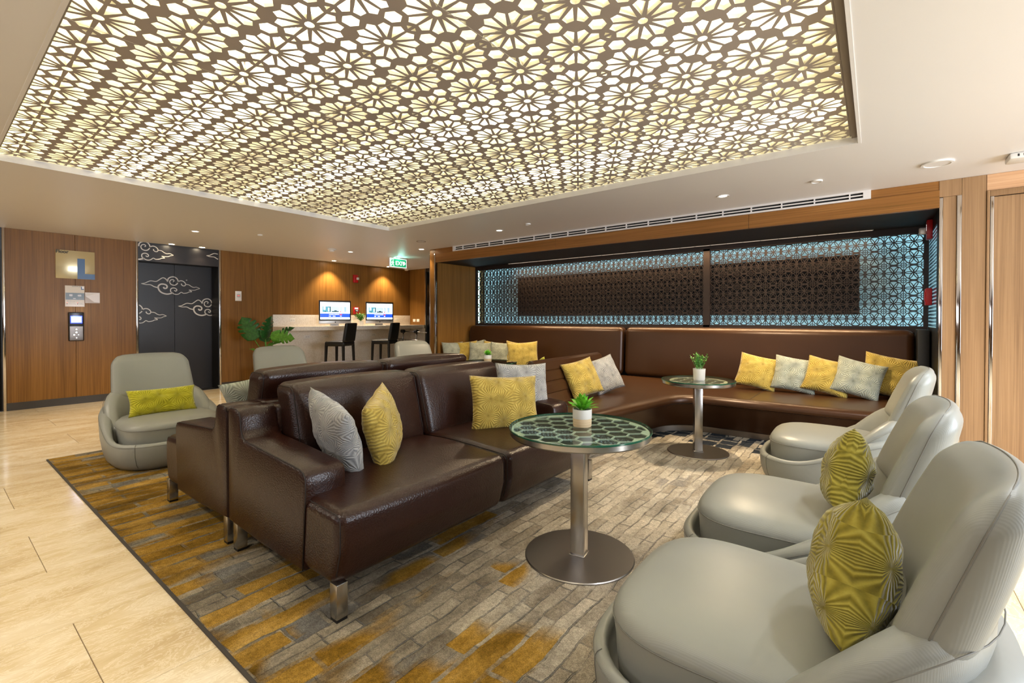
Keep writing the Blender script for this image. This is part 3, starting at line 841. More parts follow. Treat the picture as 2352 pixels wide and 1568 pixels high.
l = bpy.data.lights.new('call_panel_glow', 'POINT'); l.energy = .5; l.color = (.75, .8, 1); l.shadow_soft_size = .05
lo = bpy.data.objects.new('call_panel_glow', l); col.objects.link(lo); lo.location = (X0 + .10, 1.44, 1.30)

ts = tag(empty('thermostat', (X0, 3.65, 1.67)), 'white wall thermostat right of the lift doors', 'thermostat')
box('body', 0, .022, -.052, .052, -.09, .09, M['white'], ts, .004); box('display', .022, .0235, -.03, .03, -.02, .03, M['alu'], ts); box('readout', .0235, .024, -.018, .018, .0, .012, M['scrred'], ts); box('label_plate', .022, .0235, -.04, .04, .05, .08, M['card'], ts)
al = tag(empty('fire_alarm', (X0, 6.10, 2.155)), 'red fire alarm with clear strobe high between the computers', 'fire alarm')
box('body', 0, .05, -.062, .05, -.09, .085, M['red'], al, .01); from_bm('strobe', soft(.02, .028, .028, .012, n=3, fn=lambda x, y, z: (x + .06, y + .03, z)), M['lens'], al, True)
pu = tag(empty('fire_pull_station', (X0, 6.11, 1.435)), 'red fire pull station above the desk plant', 'fire alarm')
box('body', 0, .045, -.065, .065, -.08, .08, M['red'], pu, .006); box('handle', .045, .056, -.045, .045, -.02, .02, M['ink'], pu, .004)
text('lettering', 'FIRE', .05, M['exitw'], pu, on_px(.0455, -.055, .032), .0006, bold=.001); text('lettering', 'PULL', .028, M['exitw'], pu, on_px(.0565, -.032, -.010), .0006)

# ------------------------------------------------------------ computer desk
dk = tag(empty('desk_counter', (XL, 5.96, 0)), 'long pale terrazzo desk counter fixed under the wall', 'counter')
def dkb(name, x0, x1, y0, y1, z0, z1, m, bev=0): o = box(name, x0, x1, y0, y1, z0, z1, m, dk, bev); o.location = -dk.location; return o
dkb('worktop', XL + .002, -8.70, 4.27, 7.655, 1.02, 1.10, M['terraz'], .003)
dkb('splashback', XL, XL + .022, 4.27, 7.655, 1.10, 1.333, M['terraz'], .002)
dkb('front_panel', XL, XL + .03, 4.27, 7.655, 0, 1.02, M['terraz'])
t = NT(M['terraz']); nz = t.noise(t.co('Object'), 45., 4, .6); t.base(t.ramp(nz.outputs[0], [(.35, '#DFD5C8'), (.5, '#E9E1D6'), (.7, '#F2ECE4')]))
def outlet(y, z, x=None, hw=.055, label='', facing='x', gx=None):
    if facing == 'x':
        o = tag(empty('wall_socket', (x, y, z)), label, 'socket'); box('plate', 0, .009, -hw, hw, -.035, .035, M['white'], o, .003)
        for s in (-.025, .02): text('socket_slots', '<>', .03, M['ink'], o, on_px(.0095, s - .012, -.012), .0003)
    else:
        o = tag(empty('wall_switch', (gx, x, z)), label, 'switch'); box('plate', -.05, .05, -.009, 0, -.035, .035, M['white'], o, .003); box('rocker', -.02, .02, -.012, -.009, -.02, .02, M['card'], o, .002)
    return o
outlet(4.65, 1.225, XL + .022, label='white socket in the splashback left of the computers')
outlet(6.98 + .25, 1.225, XL + .022, label='white socket in the splashback right of the computers')
outlet(4.95, .88, XL + .03, .07, 'left wall socket under the desk worktop')
outlet(5.37, .88, XL + .03, .07, 'middle wall socket under the desk behind the left stool')
outlet(6.55, .88, XL + .03, .07, 'right wall socket under the desk behind the right stool')
outlet(0, 1.21, 7.66, facing='y', gx=-9.08, label='left of two white switches on the far wood panel')
outlet(0, 1.21, 7.66, facing='y', gx=-8.94, label='right of two white switches on the far wood panel')


def computer(y, label):
    c = tag(empty('desktop_computer', (-8.98, y, 1.10), R(-14)), label, 'computer', 'desktop computers on the counter')
    hw = .33
    box('casing', -.030, -.012, -hw, hw, .045, .535, M['alu'], c, .006)
    box('bezel', -.012, -.008, -hw, hw, .115, .535, M['black'], c, .002)
    box('chin', -.012, -.007, -hw, hw, .045, .115, M['alu'], c, .002)
    box('screen', -.008, -.0065, -hw + .025, hw - .025, .140, .510, M['scrw'], c)
    box('screen_band', -.0065, -.006, -hw + .025, hw - .025, .180, .262, M['scrblue'], c)
    for k, (a, b, mm) in enumerate(((-.26, -.09, 'scrp1'), (-.08, .08, 'scrp2'), (.09, .25, 'scrp2'))):
        box('screen_photo', -.0065, -.006, a, b, .29, .41, M[mm], c)
    for a, b, z0, z1, mm in ((-.24, -.20, .34, .40, 'scrw'), (-.15, -.12, .31, .38, 'scrw'), (-.11, -.09, .30, .41, 'scrp3'), (-.22, -.19, .29, .31, 'scrp3'), (-.07, .07, .29, .315, 'scrp3'), (-.02, .03, .315, .33, 'scrp3'), (.10, .12, .29, .31, 'scrred'), (.15, .17, .31, .41, 'scrw'), (.2, .21, .3, .4, 'scrp1')):
        box('screen_detail', -.006, -.0055, a, b, z0, z1, M[mm], c)
    for a, b, z0, z1, mm in ((-.13, -.03, .238, .246, 'scrw'), (-.02, .08, .238, .246, 'scrw'), (.09, .14, .232, .25, 'scrred'), (-.13, -.09, .20, .214, 'scrw'), (-.05, .0, .20, .214, 'scrw'), (.10, .13, .20, .214, 'scrw')):
        box('screen_text', -.006, -.0055, a, b, z0, z1, M[mm], c)
    box('screen_bar', -.0065, -.006, -hw + .025, hw - .025, .495, .51, M['alu'], c)
    o = from_bm('apple_mark', lathe([(.013, 0), (.013, .0006)], 16), M['ink'], c); o.matrix_local = on_px(-.0068, 0, .080)
    bm = bmesh.new(); A = [(-.045, .0), (-.045, .085), (-.035, .11), (-.06, .11), (-.075, .07), (-.075, .0)]
    from_bm('stand', loft([[(a, s, b + .006) for a, b in A] for s in (-.085, .085)]), M['alu'], c)
    box('foot', -.09, .09, -.085, .085, 0, .007, M['alu'], c, .002)
    return c


computer(5.44, 'left desktop computer with a web page open')
computer(6.56, 'right desktop computer with a web page open')
for y, lb in ((5.66, 'white keyboard before the left computer'), (6.75, 'white keyboard before the right computer')):
    kb = tag(empty('keyboard', (-8.80, y, 1.1001)), lb, 'keyboard'); box('body', -.055, .055, -.20, .20, 0, .010, M['white'], kb, .003)
    for k in range(4): box('key_row', -.045 + k * .024, -.027 + k * .024, -.19, .19, .010, .013, M['card'], kb)

# ------------------------------------------------------------ bar stools
def make_stool():
    s = empty('bar_stool')
    from_bm('seat', soft(.21, .21, .045, .035, (0, 0, .012), 5, lambda x, y, z: (x, y, z + .765)), M['stoolb'], s, True)
    from_bm('backrest', soft(.03, .20, .185, .026, (.008, 0, 0), 6, lambda x, y, z: (x - .19 - (z + .185) * .16, y * (1 - .08 * (z + .185)), z + .985)), M['stoolb'], s, True)
    for sx_ in (-1, 1):
        for sy_ in (-1, 1):
            x, y = sx_ * .18, sy_ * .18; k = 1.09
            rings = [[((x * kk) + a * w_, (y * kk) + b * w_, z) for a, b in ((-1, -1), (1, -1), (1, 1), (-1, 1))] for z, w_, kk in ((0, .014, k + .03), (.74, .021, 1))]
            from_bm('leg', loft(rings), M['stoolb'], s)
    box('footrest', -.19, .19, .18, .20, .26, .285, M['stoolb'], s); box('footrest', -.19, .19, -.20, -.18, .26, .285, M['stoolb'], s)
    box('footrest', .18, .20, -.19, .19, .26, .285, M['stoolb'], s)
    return s


st = make_stool(); st.location = (-8.33, 5.14, 0); st.rotation_euler = (0, 0, R(207))
tag(st, 'left black leather bar stool at the desk', 'bar stool', 'bar stools at the computer desk')
s2 = copy_tree(st); s2.location = (-8.3, 6.18, 0); s2['label'] = 'right black leather bar stool at the desk'

# ------------------------------------------------------------ luggage trolley behind
tr = tag(empty('luggage_trolley', (-8.35, 7.05, 0)), 'chrome trolley with wire basket beside the far end of the desk', 'trolley')
for xx in (-.42, .05):
    tube('upright', [(xx, 0, .06), (xx, 0, .80), (xx, .02, .95)], .018, M['trolley'], tr)
    from_bm('grip', soft(.05, .05, .04, .03, n=3, fn=lambda x, y, z, xx=xx: (x + xx, y, z + .96)), M['black'], tr, True)
tube('rail', [(-.45, 0, .96), (.42, 0, .94)], .013, M['trolley'], tr)
tube('rail', [(-.55, -.05, .78), (.42, -.05, .76)], .009, M['trolley'], tr)
for k in range(9): tube('wire', [(-.48 + k * .105, -.05, .78), (-.46 + k * .105, -.08, .42)], .005, M['trolley'], tr)
tube('rail', [(-.50, -.08, .42), (.42, -.08, .42)], .009, M['trolley'], tr)
box('basket_tray', -.50, .42, -.08, .2, .40, .41, M['steeld'], tr)
box('base', -.5, .42, -.1, .3, .10, .15, M['black'], tr)
for xx in (-.4, .35): o = from_bm('wheel', lathe([(.05, -.015), (.05, .015)], 20), M['black'], tr, True, 40); o.rotation_euler = (R(90), 0, 0); o.location = (xx, -.05, .0505)

# ------------------------------------------------------------ potted plants
def pot(parent, r, h, mlow=None, z=0):
    if mlow:
        from_bm('pot_lower_band', lathe([(r * .90, z), (r * .96, z + .004), (r * .985, z + h * .47)], 40), mlow, parent, True, 40)
        from_bm('pot', lathe([(r * .97, z + h * .47), (r, z + h * .49), (r, z + h), (r * .93, z + h), (r * .93, z + h * .86)], 40), M['potw'], parent, True, 40)
    else:
        from_bm('pot', lathe([(r * .86, z), (r * .90, z + .004), (r, z + h), (r * .93, z + h), (r * .92, z + h * .86)], 40), M['potw'], parent, True, 40)
    from_bm('soil', lathe([(r * .93, z + h * .84), (r * .93, z + h * .87)], 24), M['soil'], parent)


def leafbm(L, W, bend=.3, fold=.15):
    bm = bmesh.new(); n = 7; rows = []
    for i in range(n + 1):
        u = i / n; w_ = W * .5 * math.sin(PI * min(1, u * .93 + .04)) ** .8; zz = L * bend * (u - u * u * .9) ; 
        rows.append([bm.verts.new((u * L, s * w_, zz + abs(s) * w_ * fold)) for s in (-1, -.5, 0, .5, 1)])
    for i in range(n):
        for j in range(4): bm.faces.new((rows[i][j], rows[i + 1][j], rows[i + 1][j + 1], rows[i][j + 1]))
    return bm


leaf_me = {}
def leaf_mesh(key, L, W, m):
    if key not in leaf_me:
        bm = leafbm(L, W); me = bpy.data.meshes.new('leaf'); bm.to_mesh(me); bm.free(); me.materials.append(m)
        me.polygons.foreach_set('use_smooth', [True] * len(me.polygons)); leaf_me[key] = me
    return leaf_me[key]


def rosette_plant(loc, r, h, label, cat='plant', band=True, nl=46, L=.075, rnd=3, grp=None):
    p = tag(empty('potted_plant', loc), label, cat, grp); pot(p, r, h, M['cork'] if band else None)
    rg = random.Random(rnd)
    me = leaf_mesh(('r', L), L, L * .36, M['leaf'])
    for k in range(nl):
        lv = link('leaf', me, p); az = k * 2.399 + rg.uniform(-.3, .3); el = R(78) - (k / nl) * R(66) + rg.uniform(-.12, .12)
        s = rg.uniform(.75, 1.1); rad = r * .45 * (k / nl)
        lv.location = (rad * math.cos(az), rad * math.sin(az), h * .93 + .012 * (1 - k / nl)); lv.rotation_euler = (rg.uniform(-.3, .3), -el, az); lv.scale = (s, s, s)
    return p


def bush_plant(loc, r, h, label, H=.14, nst=34, rnd=5, lm='leaf2', spread=.5, lsz=.016, cat='plant'):
    p = tag(empty('potted_plant', loc), label, cat); pot(p, r, h)
    rg = random.Random(rnd); st_ = bmesh.new(); fo = bmesh.new()
    for k in range(nst):
        az = rg.uniform(0, 2 * PI); lean = rg.uniform(.0, spread); hh = H * rg.uniform(.6, 1.05)
        base = Vector((rg.uniform(-.5, .5) * r, rg.uniform(-.5, .5) * r, h * .86)); d = Vector((math.cos(az) * lean, math.sin(az) * lean, 1)).normalized()
        joinbm(st_, tube(None, [base, base + d * hh * .5, base + d * hh], .0012, None, n=4))
        for q in range(10):
            tt = .28 + .72 * q / 9; pp = base + d * hh * tt
            lb = leafbm(lsz, lsz * .8, .2, .1)
            mtx = Matrix.Translation(pp) @ Matrix.Rotation(rg.uniform(0, 2 * PI), 4, 'Z') @ Matrix.Rotation(-rg.uniform(-.2, 1.0), 4, 'Y')
            lb.transform(mtx); joinbm(fo, lb)
    from_bm('stems', st_, M[lm], p); f = from_bm('foliage', fo, M[lm], p, True); f['kind'] = 'stuff'
    return p


# ------------------------------------------------------------ tables
def hexgrid(rad, px, hgt, wall, zlo, zhi, m, parent):
    bm = bmesh.new(); s = px / math.sqrt(3); rows_ = []
    ny = int(rad / (s * 1.5)) + 2; nx = int(rad / px) + 2
    holes = []
    for j in range(-ny, ny + 1):
        for i in range(-nx, nx + 1):
            cx = i * px + (px / 2 if j % 2 else 0); cy = j * s * 1.5
            if math.hypot(cx, cy) > rad + px * .4: continue
            poly = []
            for k in range(6):
                a = R(30 + 60 * k); x = cx + (s - wall) * math.cos(a); y = cy + (s - wall) * math.sin(a)
                d = math.hypot(x, y)
                if d > rad - .010: x *= (rad - .010) / d; y *= (rad - .010) / d
                poly.append((x, y))
            ar = abs(sum(poly[q][0] * poly[(q + 1) % 6][1] - poly[(q + 1) % 6][0] * poly[q][1] for q in range(6))) / 2
            if ar > 2e-4 and math.hypot(cx, cy) < rad + .01: holes.append(poly)
    N = 64; vs = [Vector((rad * math.cos(2 * PI * k / N), rad * math.sin(2 * PI * k / N))) for k in range(N)]
    ed = [(k, (k + 1) % N) for k in range(N)]; fs = []
    for hpoly in holes:
        hpoly = ccw(hpoly); b = len(vs); vs += [Vector(p) for p in hpoly]; fs.append(list(range(b, b + 6)))
    r = geometry.delaunay_2d_cdt(vs, ed, fs, 0, 1e-5)
    V = [bm.verts.new((v.x, v.y, 0)) for v in r[0]]
    for f, of in zip(r[2], r[5]):
        if len(of) == 0:
            try: bm.faces.new([V[i] for i in f])
            except ValueError: pass
    bmesh.ops.delete(bm, geom=[v for v in bm.verts if not v.link_faces], context='VERTS')
    thicken(bm, zhi - zlo, 0); bm.transform(Matrix.Translation((0, 0, zlo)))
    return from_bm('honeycomb_insert', bm, m, parent)


def make_table(x, y, rt, rb, label, hm, um, H=.685, rim=0., rz=0., under='steel'):
    t_ = tag(empty('pedestal_table', (x, y, 0), rz), label, 'table', 'round glass-topped pedestal tables')
    from_bm('base_plate', lathe([(rb - .004, .003), (rb, .005), (rb, .014), (rb - .004, .018)], 72), M['steeld'], t_, True, 30)
    from_bm('foot_pad', lathe([(rb - .02, 0), (rb - .02, .004)], 40), M['black'], t_)
    box('column', -.036, .036, -.036, .036, .018, H - .045, M['steel'], t_, .003)
    box('column_collar', -.042, .042, -.042, .042, .018, .024, M['steel'], t_, .002)
    from_bm('tray', lathe([(rt - .03, H - .046), (rt - .008, H - .040), (rt - .004, H - .034), (rt - .004, H - .011), (rt - .012, H - .011), (rt - .012, H - .034)], 72), M['steel'], t_, True, 30)
    from_bm('dark_board', lathe([(rt - .0125, H - .0335), (rt - .0125, H - .0193)], 64), M[um], t_)
    hexgrid(rt - .013 - rim, .102, 0, .0038, H - .0190, H - .0125, M[hm], t_)
    bm = lathe([(rt - .002, H - .0105), (rt, H - .009), (rt, H - .002), (rt - .002, H)], 96)
    o = from_bm('glass_top', bm, M['glass'], t_, True, 30)
    o.data.materials.append(M['glassedge'])
    for p in o.data.polygons:
        if abs(p.normal.z) < .9: p.material_index = 1
    return t_


make_table(-1.22, 2.135, .368, .284, 'largest front round table with white honeycomb under its glass top', 'tablewhite', 'tableunder', .685, 0, R(10))
make_table(-1.30, 4.482, .325, .27, 'round table standing inside the corner of the brown banquette', 'tablecream', 'tableunderb', .685, .06, R(30))
make_table(-3.80, 4.38, .36, .27, 'dark-topped round table behind the two sofas', 'stoolb', 'stoolb', .715, 0)
make_table(-4.23, 1.93, .36, .27, 'round table mostly hidden left of the rear sofa', 'tablecream', 'tableunder', .675, 0)

rosette_plant((-1.214, 2.155, .6852), .05, .092, 'broad-leaved succulent in white pot with fibre band, front table')
bush_plant((-1.282, 4.457, .6852), .055, .105, 'fine-leaved herb in a white pot on the corner table', .155)
rosette_plant((-3.81, 4.385, .7152), .048, .085, 'small succulent in a white pot on the dark table', nl=36, L=.062, rnd=9)
bush_plant((-8.93, 6.02, 1.1002), .06, .10, 'bushy plant in a white pot between the two computers', .20, 30, 8, 'leaf2', .9, .035)

# monstera in a floor pot
mo = tag(empty('monstera_plant', (-8.55, 3.85, 0)), 'monstera with dark split leaves standing beside the lift doors', 'plant')
from_bm('pot', lathe([(.15, 0), (.19, .02), (.20, .40), (.185, .40), (.18, .34)], 32), M['potw'], mo, True, 40)
from_bm('soil', lathe([(.183, .33), (.183, .35)], 24), M['soil'], mo)


def monstera_bm(L, W, cuts=5):
    bm = bmesh.new(); mid = [bm.verts.new((L * i / 24, 0, -.10 * L * (i / 24) ** 2)) for i in range(25)]
    for s in (-1, 1):
        prev = None
        for i in range(25):
            u = i / 24; w_ = W * .5 * (math.sin(PI * min(1, u * .8 + .18)) ** .7) * (1 - u ** 6)
            ph = (u * cuts * 1.15 + .2) % 1
            if 1.5 < u * cuts * 1.15 + .2 and ph < .22 and u < .93: w_ *= .38
            v = bm.verts.new((L * u + w_ * .28, s * w_, .12 * w_ - .10 * L * u * u)); v2 = bm.verts.new((L * u + w_ * .12, s * w_ * .5, .10 * w_ - .1 * L * u * u))
            if prev:
                bm.faces.new((mid[i - 1], mid[i], v2, prev[1])); bm.faces.new((prev[1], v2, v, prev[0]))
            prev = (v, v2)
    r_ = bmesh.ops.extrude_face_region(bm, geom=bm.faces[:]); bmesh.ops.translate(bm, verts=[v for v in r_['geom'] if isinstance(v, bmesh.types.BMVert)], vec=(0, 0, -.0015))
    bmesh.ops.recalc_face_normals(bm, faces=bm.faces[:])
    return bm


for az, el, Ls, tip, mt, roll in ((245, 66, .46, (-.05, -.25, 1.00), 'leafd', 1.25), (20, 78, .44, (.02, -.02, 1.02), 'leafd', .2), (75, 35, .40, (.05, .20, .96), 'leafd', -.5), (62, -2, .40, (.30, .04, .93), 'leafm', -.9), (80, 20, .3, (.1, .05, .80), 'leafm', .1), (250, 30, .3, (.05, -.12, .65), 'leafm', .3), (160, 50, .3, (-.15, .02, .9), 'leafd', .2)):
    tipv = Vector(tip); a = R(az); e_ = R(el); d = Vector((math.cos(a) * math.cos(e_), math.sin(a) * math.cos(e_), math.sin(e_)))
    b0 = tipv - d * Ls * .3
    tube('stem', [(0, 0, .34), (b0.x * .4, b0.y * .4, .34 + (b0.z - .34) * .6), tuple(b0)], .007, M['leafm'], mo)
    bm = monstera_bm(Ls, Ls * .8)
    bm.transform(Matrix.Translation(b0) @ Matrix.Rotation(a, 4, 'Z') @ Matrix.Rotation(-e_, 4, 'Y') @ Matrix.Rotation(roll, 4, 'X'))
    from_bm('leaf', bm, M[mt], mo, True)

# ------------------------------------------------------------ rug
rg_ = tag(empty('rug', (-2.7, 3.0, 0)), 'carved carpet patterned in gold, grey and cream blocks', 'carpet')
def rgb(name, pts, z0, z1, m):
    bm = bmesh.new(); f = [bm.verts.new((x, y, z0)) for x, y in pts]; g2 = [bm.verts.new((x, y, z1)) for x, y in pts]; n_ = len(pts)
    bm.faces.new(f[::-1]); bm.faces.new(g2)
    for k in range(n_): bm.faces.new((f[k], f[(k + 1) % n_], g2[(k + 1) % n_], g2[k]))
    o = from_bm(name, bm, m, rg_); o.location = -rg_.location; return o
rgb('pile', [(-5.75, .705), (.325, .705), (.325, 5.36), (-5.75, 5.36)], 0.0005, .010, M['carpet'])
for a, b, c_, d_ in ((-5.762, -5.75, .693, 5.36), (.325, .337, .693, 5.36), (-5.75, .325, .693, .705)): rgb('binding', [(a, c_), (b, c_), (b, d_), (a, d_)], 0.0005, .009, M['rugedge'])

# ------------------------------------------------------------ banquette
bq = tag(empty('banquette', (-2.8, 5.6, 0)), 'brown leather banquette built along the recess with a central spur', 'banquette')
def fillet(pts, rr, n=6):
    out = []; N = len(pts)
    for i in range(N):
        p = Vector(pts[i]); a = Vector(pts[i - 1]); b = Vector(pts[(i + 1) % N]); r = rr[i]
        if r <= 0: out.append(tuple(p)); continue
        da = (a - p).normalized(); db = (b - p).normalized(); ang = da.angle(db); dd = r / math.tan(ang / 2)
        c0 = p + da * dd; c1 = p + db * dd; bis = (da + db).normalized(); cc = p + bis * (r / math.sin(ang / 2))
        v0 = c0 - cc; v1 = c1 - cc; A = math.atan2(v0.y, v0.x); B = math.atan2(v1.y, v1.x); dA = (B - A + PI) % (2 * PI) - PI
        for k in range(n + 1): out.append((cc.x + r * math.cos(A + dA * k / n), cc.y + r * math.sin(A + dA * k / n)))
    return out
def offset(pts, d):
    out = []; N = len(pts)
    for i in range(N):
        a, p, b = Vector(pts[i - 1]), Vector(pts[i]), Vector(pts[(i + 1) % N])
        e1 = (p - a).normalized(); e2 = (b - p).normalized(); n1 = Vector((-e1.y, e1.x)); n2 = Vector((-e2.y, e2.x)); m_ = (n1 + n2)
        m_ = m_ / max(.2, m_.length_squared / 2) if m_.length > 1e-6 else n1
        out.append((p.x + m_.x * d, p.y + m_.y * d))
    return out
plan = fillet([(.40, 6.42), (-6.04, 6.42), (-6.04, 5.13), (-3.55, 5.13), (-3.38, 3.48), (-1.93, 3.48), (-1.66, 5.10), (.40, 5.13)],
              [0, 0, 0, .30, .12, .12, .30, 0], 8)   # counter-clockwise
def ringz(d, z): return [(x, y, z) for x, y in offset(plan, d)]
o = from_bm('seat', loft([ringz(.02, .345), ringz(.003, .352), ringz(0, .365), ringz(.004, .392), ringz(.018, .413), ringz(.045, .427), ringz(.09, .432)]), M['banq'], bq, True, 50); o.location = -bq.location
o = from_bm('base', loft([ringz(.14, .085), ringz(.12, .10), ringz(.045, .33), ringz(.03, .346)]), M['banq'], bq, True, 50); o.location = -bq.location
o = from_bm('plinth', loft([ringz(.20, .0105), ringz(.20, .09)]), M['plinthm'], bq, True, 50); o.location = -bq.location
def seam(pts, par, m='seamdark', r=.0022):
    o = tube('seam', pts, r, M[m], par, 5); o.location = -par.location; return o
seam([(x, y, .343) for x, y in offset(plan, .026)[2:-1]], bq)
for px_, py_ in ((-1.70, 5.00), (-1.12, 5.13)): pass
seam([(-1.60, 5.145, .433), (-1.575, 5.135, .415), (-1.57, 5.12, .39), (-1.572, 5.13, .36), (-1.58, 5.17, .2), (-1.585, 5.21, .1)], bq, r=.002)
seam([(-1.0, 6.3, .434), (-1.0, 5.2, .433), (-1.0, 5.135, .41)], bq, r=.002)
# back cushions
for x0, x1 in ((-6.02, -2.925), (-2.895, .33)):
    hx = (x1 - x0) / 2
    def fn(x, y, z, cx=(x0 + x1) / 2): return (x + cx, y + 6.44 + .06 * (z + .34), z + .78)
    o = from_bm('back_cushion', soft(hx, .10, .35, .075, (0, .012, .004), 14, fn), M['banq'], bq, True); o.location = -bq.location
o = box('back_end', .335, .43, 6.2, 6.62, .0, 1.14, M['black'], bq, .01); o.location = -bq.location
# A shaped quilted backrest on the spur
def ridge():
    prof = []   # cross-section x,z
    R_ = [(.225, .44), (.212, .452), (.175, .535), (.170, .540), (.178, .545), (.150, .62), (.125, .640), (.118, .644), (.124, .652), (.090, .735), (.078, .742), (.082, .752), (.045, .828), (.02, .846), (0, .850)]
    prof = R_ + [(-x, z) for x, z in R_[::-1][1:]]
    rings = []
    for yy, k in ((-.02, .93), (0, .985), (.02, 1.), (.2, 1.), (1.2, 1.), (1.50, 1.), (1.53, .97), (1.55, .9)):
        rings.append([(x * k - .045 * yy, 3.68 + yy, .44 + (z - .44) * (k if k > .95 else k)) for x, z in prof])
    return loft(rings)
o = from_bm('ridge_backrest', ridge(), M['banq'], bq, True, 25); o.location = Vector((-2.64, 0, -.01)) - bq.location
# channel seams on its near end
for z, w_ in ((.54, .175), (.645, .12), (.745, .08)):
    seam([(-2.64 - w_ + .01, 3.657, z - .02), (-2.64 + w_, 3.657, z - .01)], bq, r=.003)
seam([(-2.64 + x, 3.661, z - .01) for x, z in ((.222, .45), (.172, .54), (.12, .644), (.08, .745), (.04, .83), (0, .848), (-.04, .83), (-.08, .745), (-.12, .644), (-.172, .54), (-.222, .45))], bq, r=.0035)

# ------------------------------------------------------------ bronze lattice screen and its backlight
sc = tag(empty('lattice_screen', (-2.83, 6.67, 1.67)), 'dark bronze lattice screen of round flower tiles lit pale blue behind', 'screen')
TS = .168
def flower_tile():
    Rr = .0775; wd = .0080; holes = []
    for k in range(6):
        a = R(60 * k); pts = []
        ts_ = [.16 + .68 * i / 8 for i in range(9)]
        up = []
        for tt in ts_:
            r = tt * Rr; hwid = math.sqrt(max(0, (Rr - wd * .5) ** 2 - (r - Rr / 2) ** 2)) - Rr * math.sqrt(3) / 2
            up.append((r, max(hwid, .0004)))
        loop = [(r, h_) for r, h_ in up] + [(r, -h_) for r, h_ in up[::-1]]
        holes.append([(x * math.cos(a) - y * math.sin(a), x * math.sin(a) + y * math.cos(a)) for x, y in loop])
        # curved triangles between petals
        Ro = Rr - wd * .5; loop = []; r0 = math.sqrt((Rr + wd / 2) ** 2 - Rr ** 2) + .002
        rs = [r0 + (Ro - .001 - r0) * i / 5 for i in range(6)]
        def phi(r): return math.acos(max(-1, min(1, (r * r + Rr * Rr - (Rr + wd / 2) ** 2) / (2 * r * Rr)))) - R(60)
        lo_ = [(r, min(R(30), phi(r))) for r in rs]
        p_end = lo_[-1][1]
        arc = [(Ro, p_end + (R(60) - 2 * p_end) * i / 5) for i in range(1, 5)]
        hi_ = [(r, R(60) - p_) for r, p_ in lo_[::-1]]
        loop = lo_ + arc + hi_[:-1]
        holes.append([(r * math.cos(p_ + a), r * math.sin(p_ + a)) for r, p_ in loop])
    h = TS / 2 - .004
    for sx_ in (-1, 1):
        for sy_ in (-1, 1):     # corner pieces, two small openings each
            Rc = Rr + .004
            a0 = R(33)
            pts = [(Rc * math.cos(R(q)), Rc * math.sin(R(q))) for q in (24, 30, 36, 42)]
            hole = pts + [(.062, .062), (h, .058), (h, .036)]
            for flip in (0, 1):
                hh = [((y if flip else x) * sx_, (x if flip else y) * sy_) for x, y in hole]
                hh = [p for p in hh]
                holes.append(hh)
            holes.append([(sx_ * (h), sy_ * (h)), (sx_ * (h), sy_ * .064), (sx_ * .070, sy_ * .068), (sx_ * .064, sy_ * h)])
    bm = pierced((-TS / 2 + .0006, TS / 2 - .0006, -TS / 2 + .0006, TS / 2 - .0006), holes)
    thicken(bm, .010, 0)
    me = bpy.data.meshes.new('screen_tile'); bm.to_mesh(me); bm.free(); me.materials.append(M['scr']); return me
ft = flower_tile()
for x00, nc in ((-6.060, 25), (-1.775, 13)):
    for i in range(nc):
        for j in range(6):
            o = link('screen_tile', ft, sc); o.rotation_euler = (R(90), 0, 0)
            o.location = Vector((x00 + TS * (i + .5), 6.665, 1.166 + TS * (j + .5))) - sc.location
def scb(name, b, m): o = box(name, *b, m, sc); o.location = -sc.location; return o
scb('mullion', (-1.860, -1.775, 6.63, 6.69, 1.14, 2.20), M['scr'])
scb('frame_rail', (-6.10, .44, 6.63, 6.69, 2.174, 2.2395), M['scr']); scb('frame_rail', (-6.10, .44, 6.63, 6.69, 1.10, 1.166), M['scr'])
scb('frame_stile', (-6.078, -6.060, 6.63, 6.69, 1.166, 2.174), M['scr']); scb('frame_stile', (.409, .4425, 6.63, 6.69, 1.166, 2.174), M['scr'])
scb('back_panel', (-6.07, .43, 6.90, 6.91, 1.10, 2.24), M['cyan'])
for nm, b in (('led_strip', (-6.06, .42, 6.72, 6.735, 2.215, 2.23)), ('led_strip', (-6.06, .42, 6.72, 6.735, 1.12, 1.135)), ('led_strip', (-6.075, -6.06, 6.72, 6.735, 1.14, 2.2)), ('led_strip', (.42, .435, 6.72, 6.735, 1.14, 2.2))): scb(nm, b, M['led'])
scb('backing_board', (-5.15, -.15, 6.76, 6.78, 1.30, 2.0), M['scrboard'])

# narrow light slot in the soffit
sl = tag(empty('light_slot', (-2.6, 6.55, 2.24)), 'thin linear light slot in the dark soffit of the recess', 'light slot')
box('frame', -2.60, 2.58, -.022, .022, -.006, 0, M['steeld'], sl, .002); box('glow_panel', -2.59, 2.57, -.013, .013, -.0075, -.006, mat('slot_diffuser', '#CDC6BD', .25, emit='#FFE9CF', es=.35), sl)
for k in range(26): spt = box('louver', -2.55 + k * .2, -2.54 + k * .2, -.013, .013, -.010, -.0075, M['gunmetal'], sl)
area('slot_light', (-2.6, 6.55, 2.231), (0, 0, 0), 5.1, .026, 45, (1, .74, .42), 115)

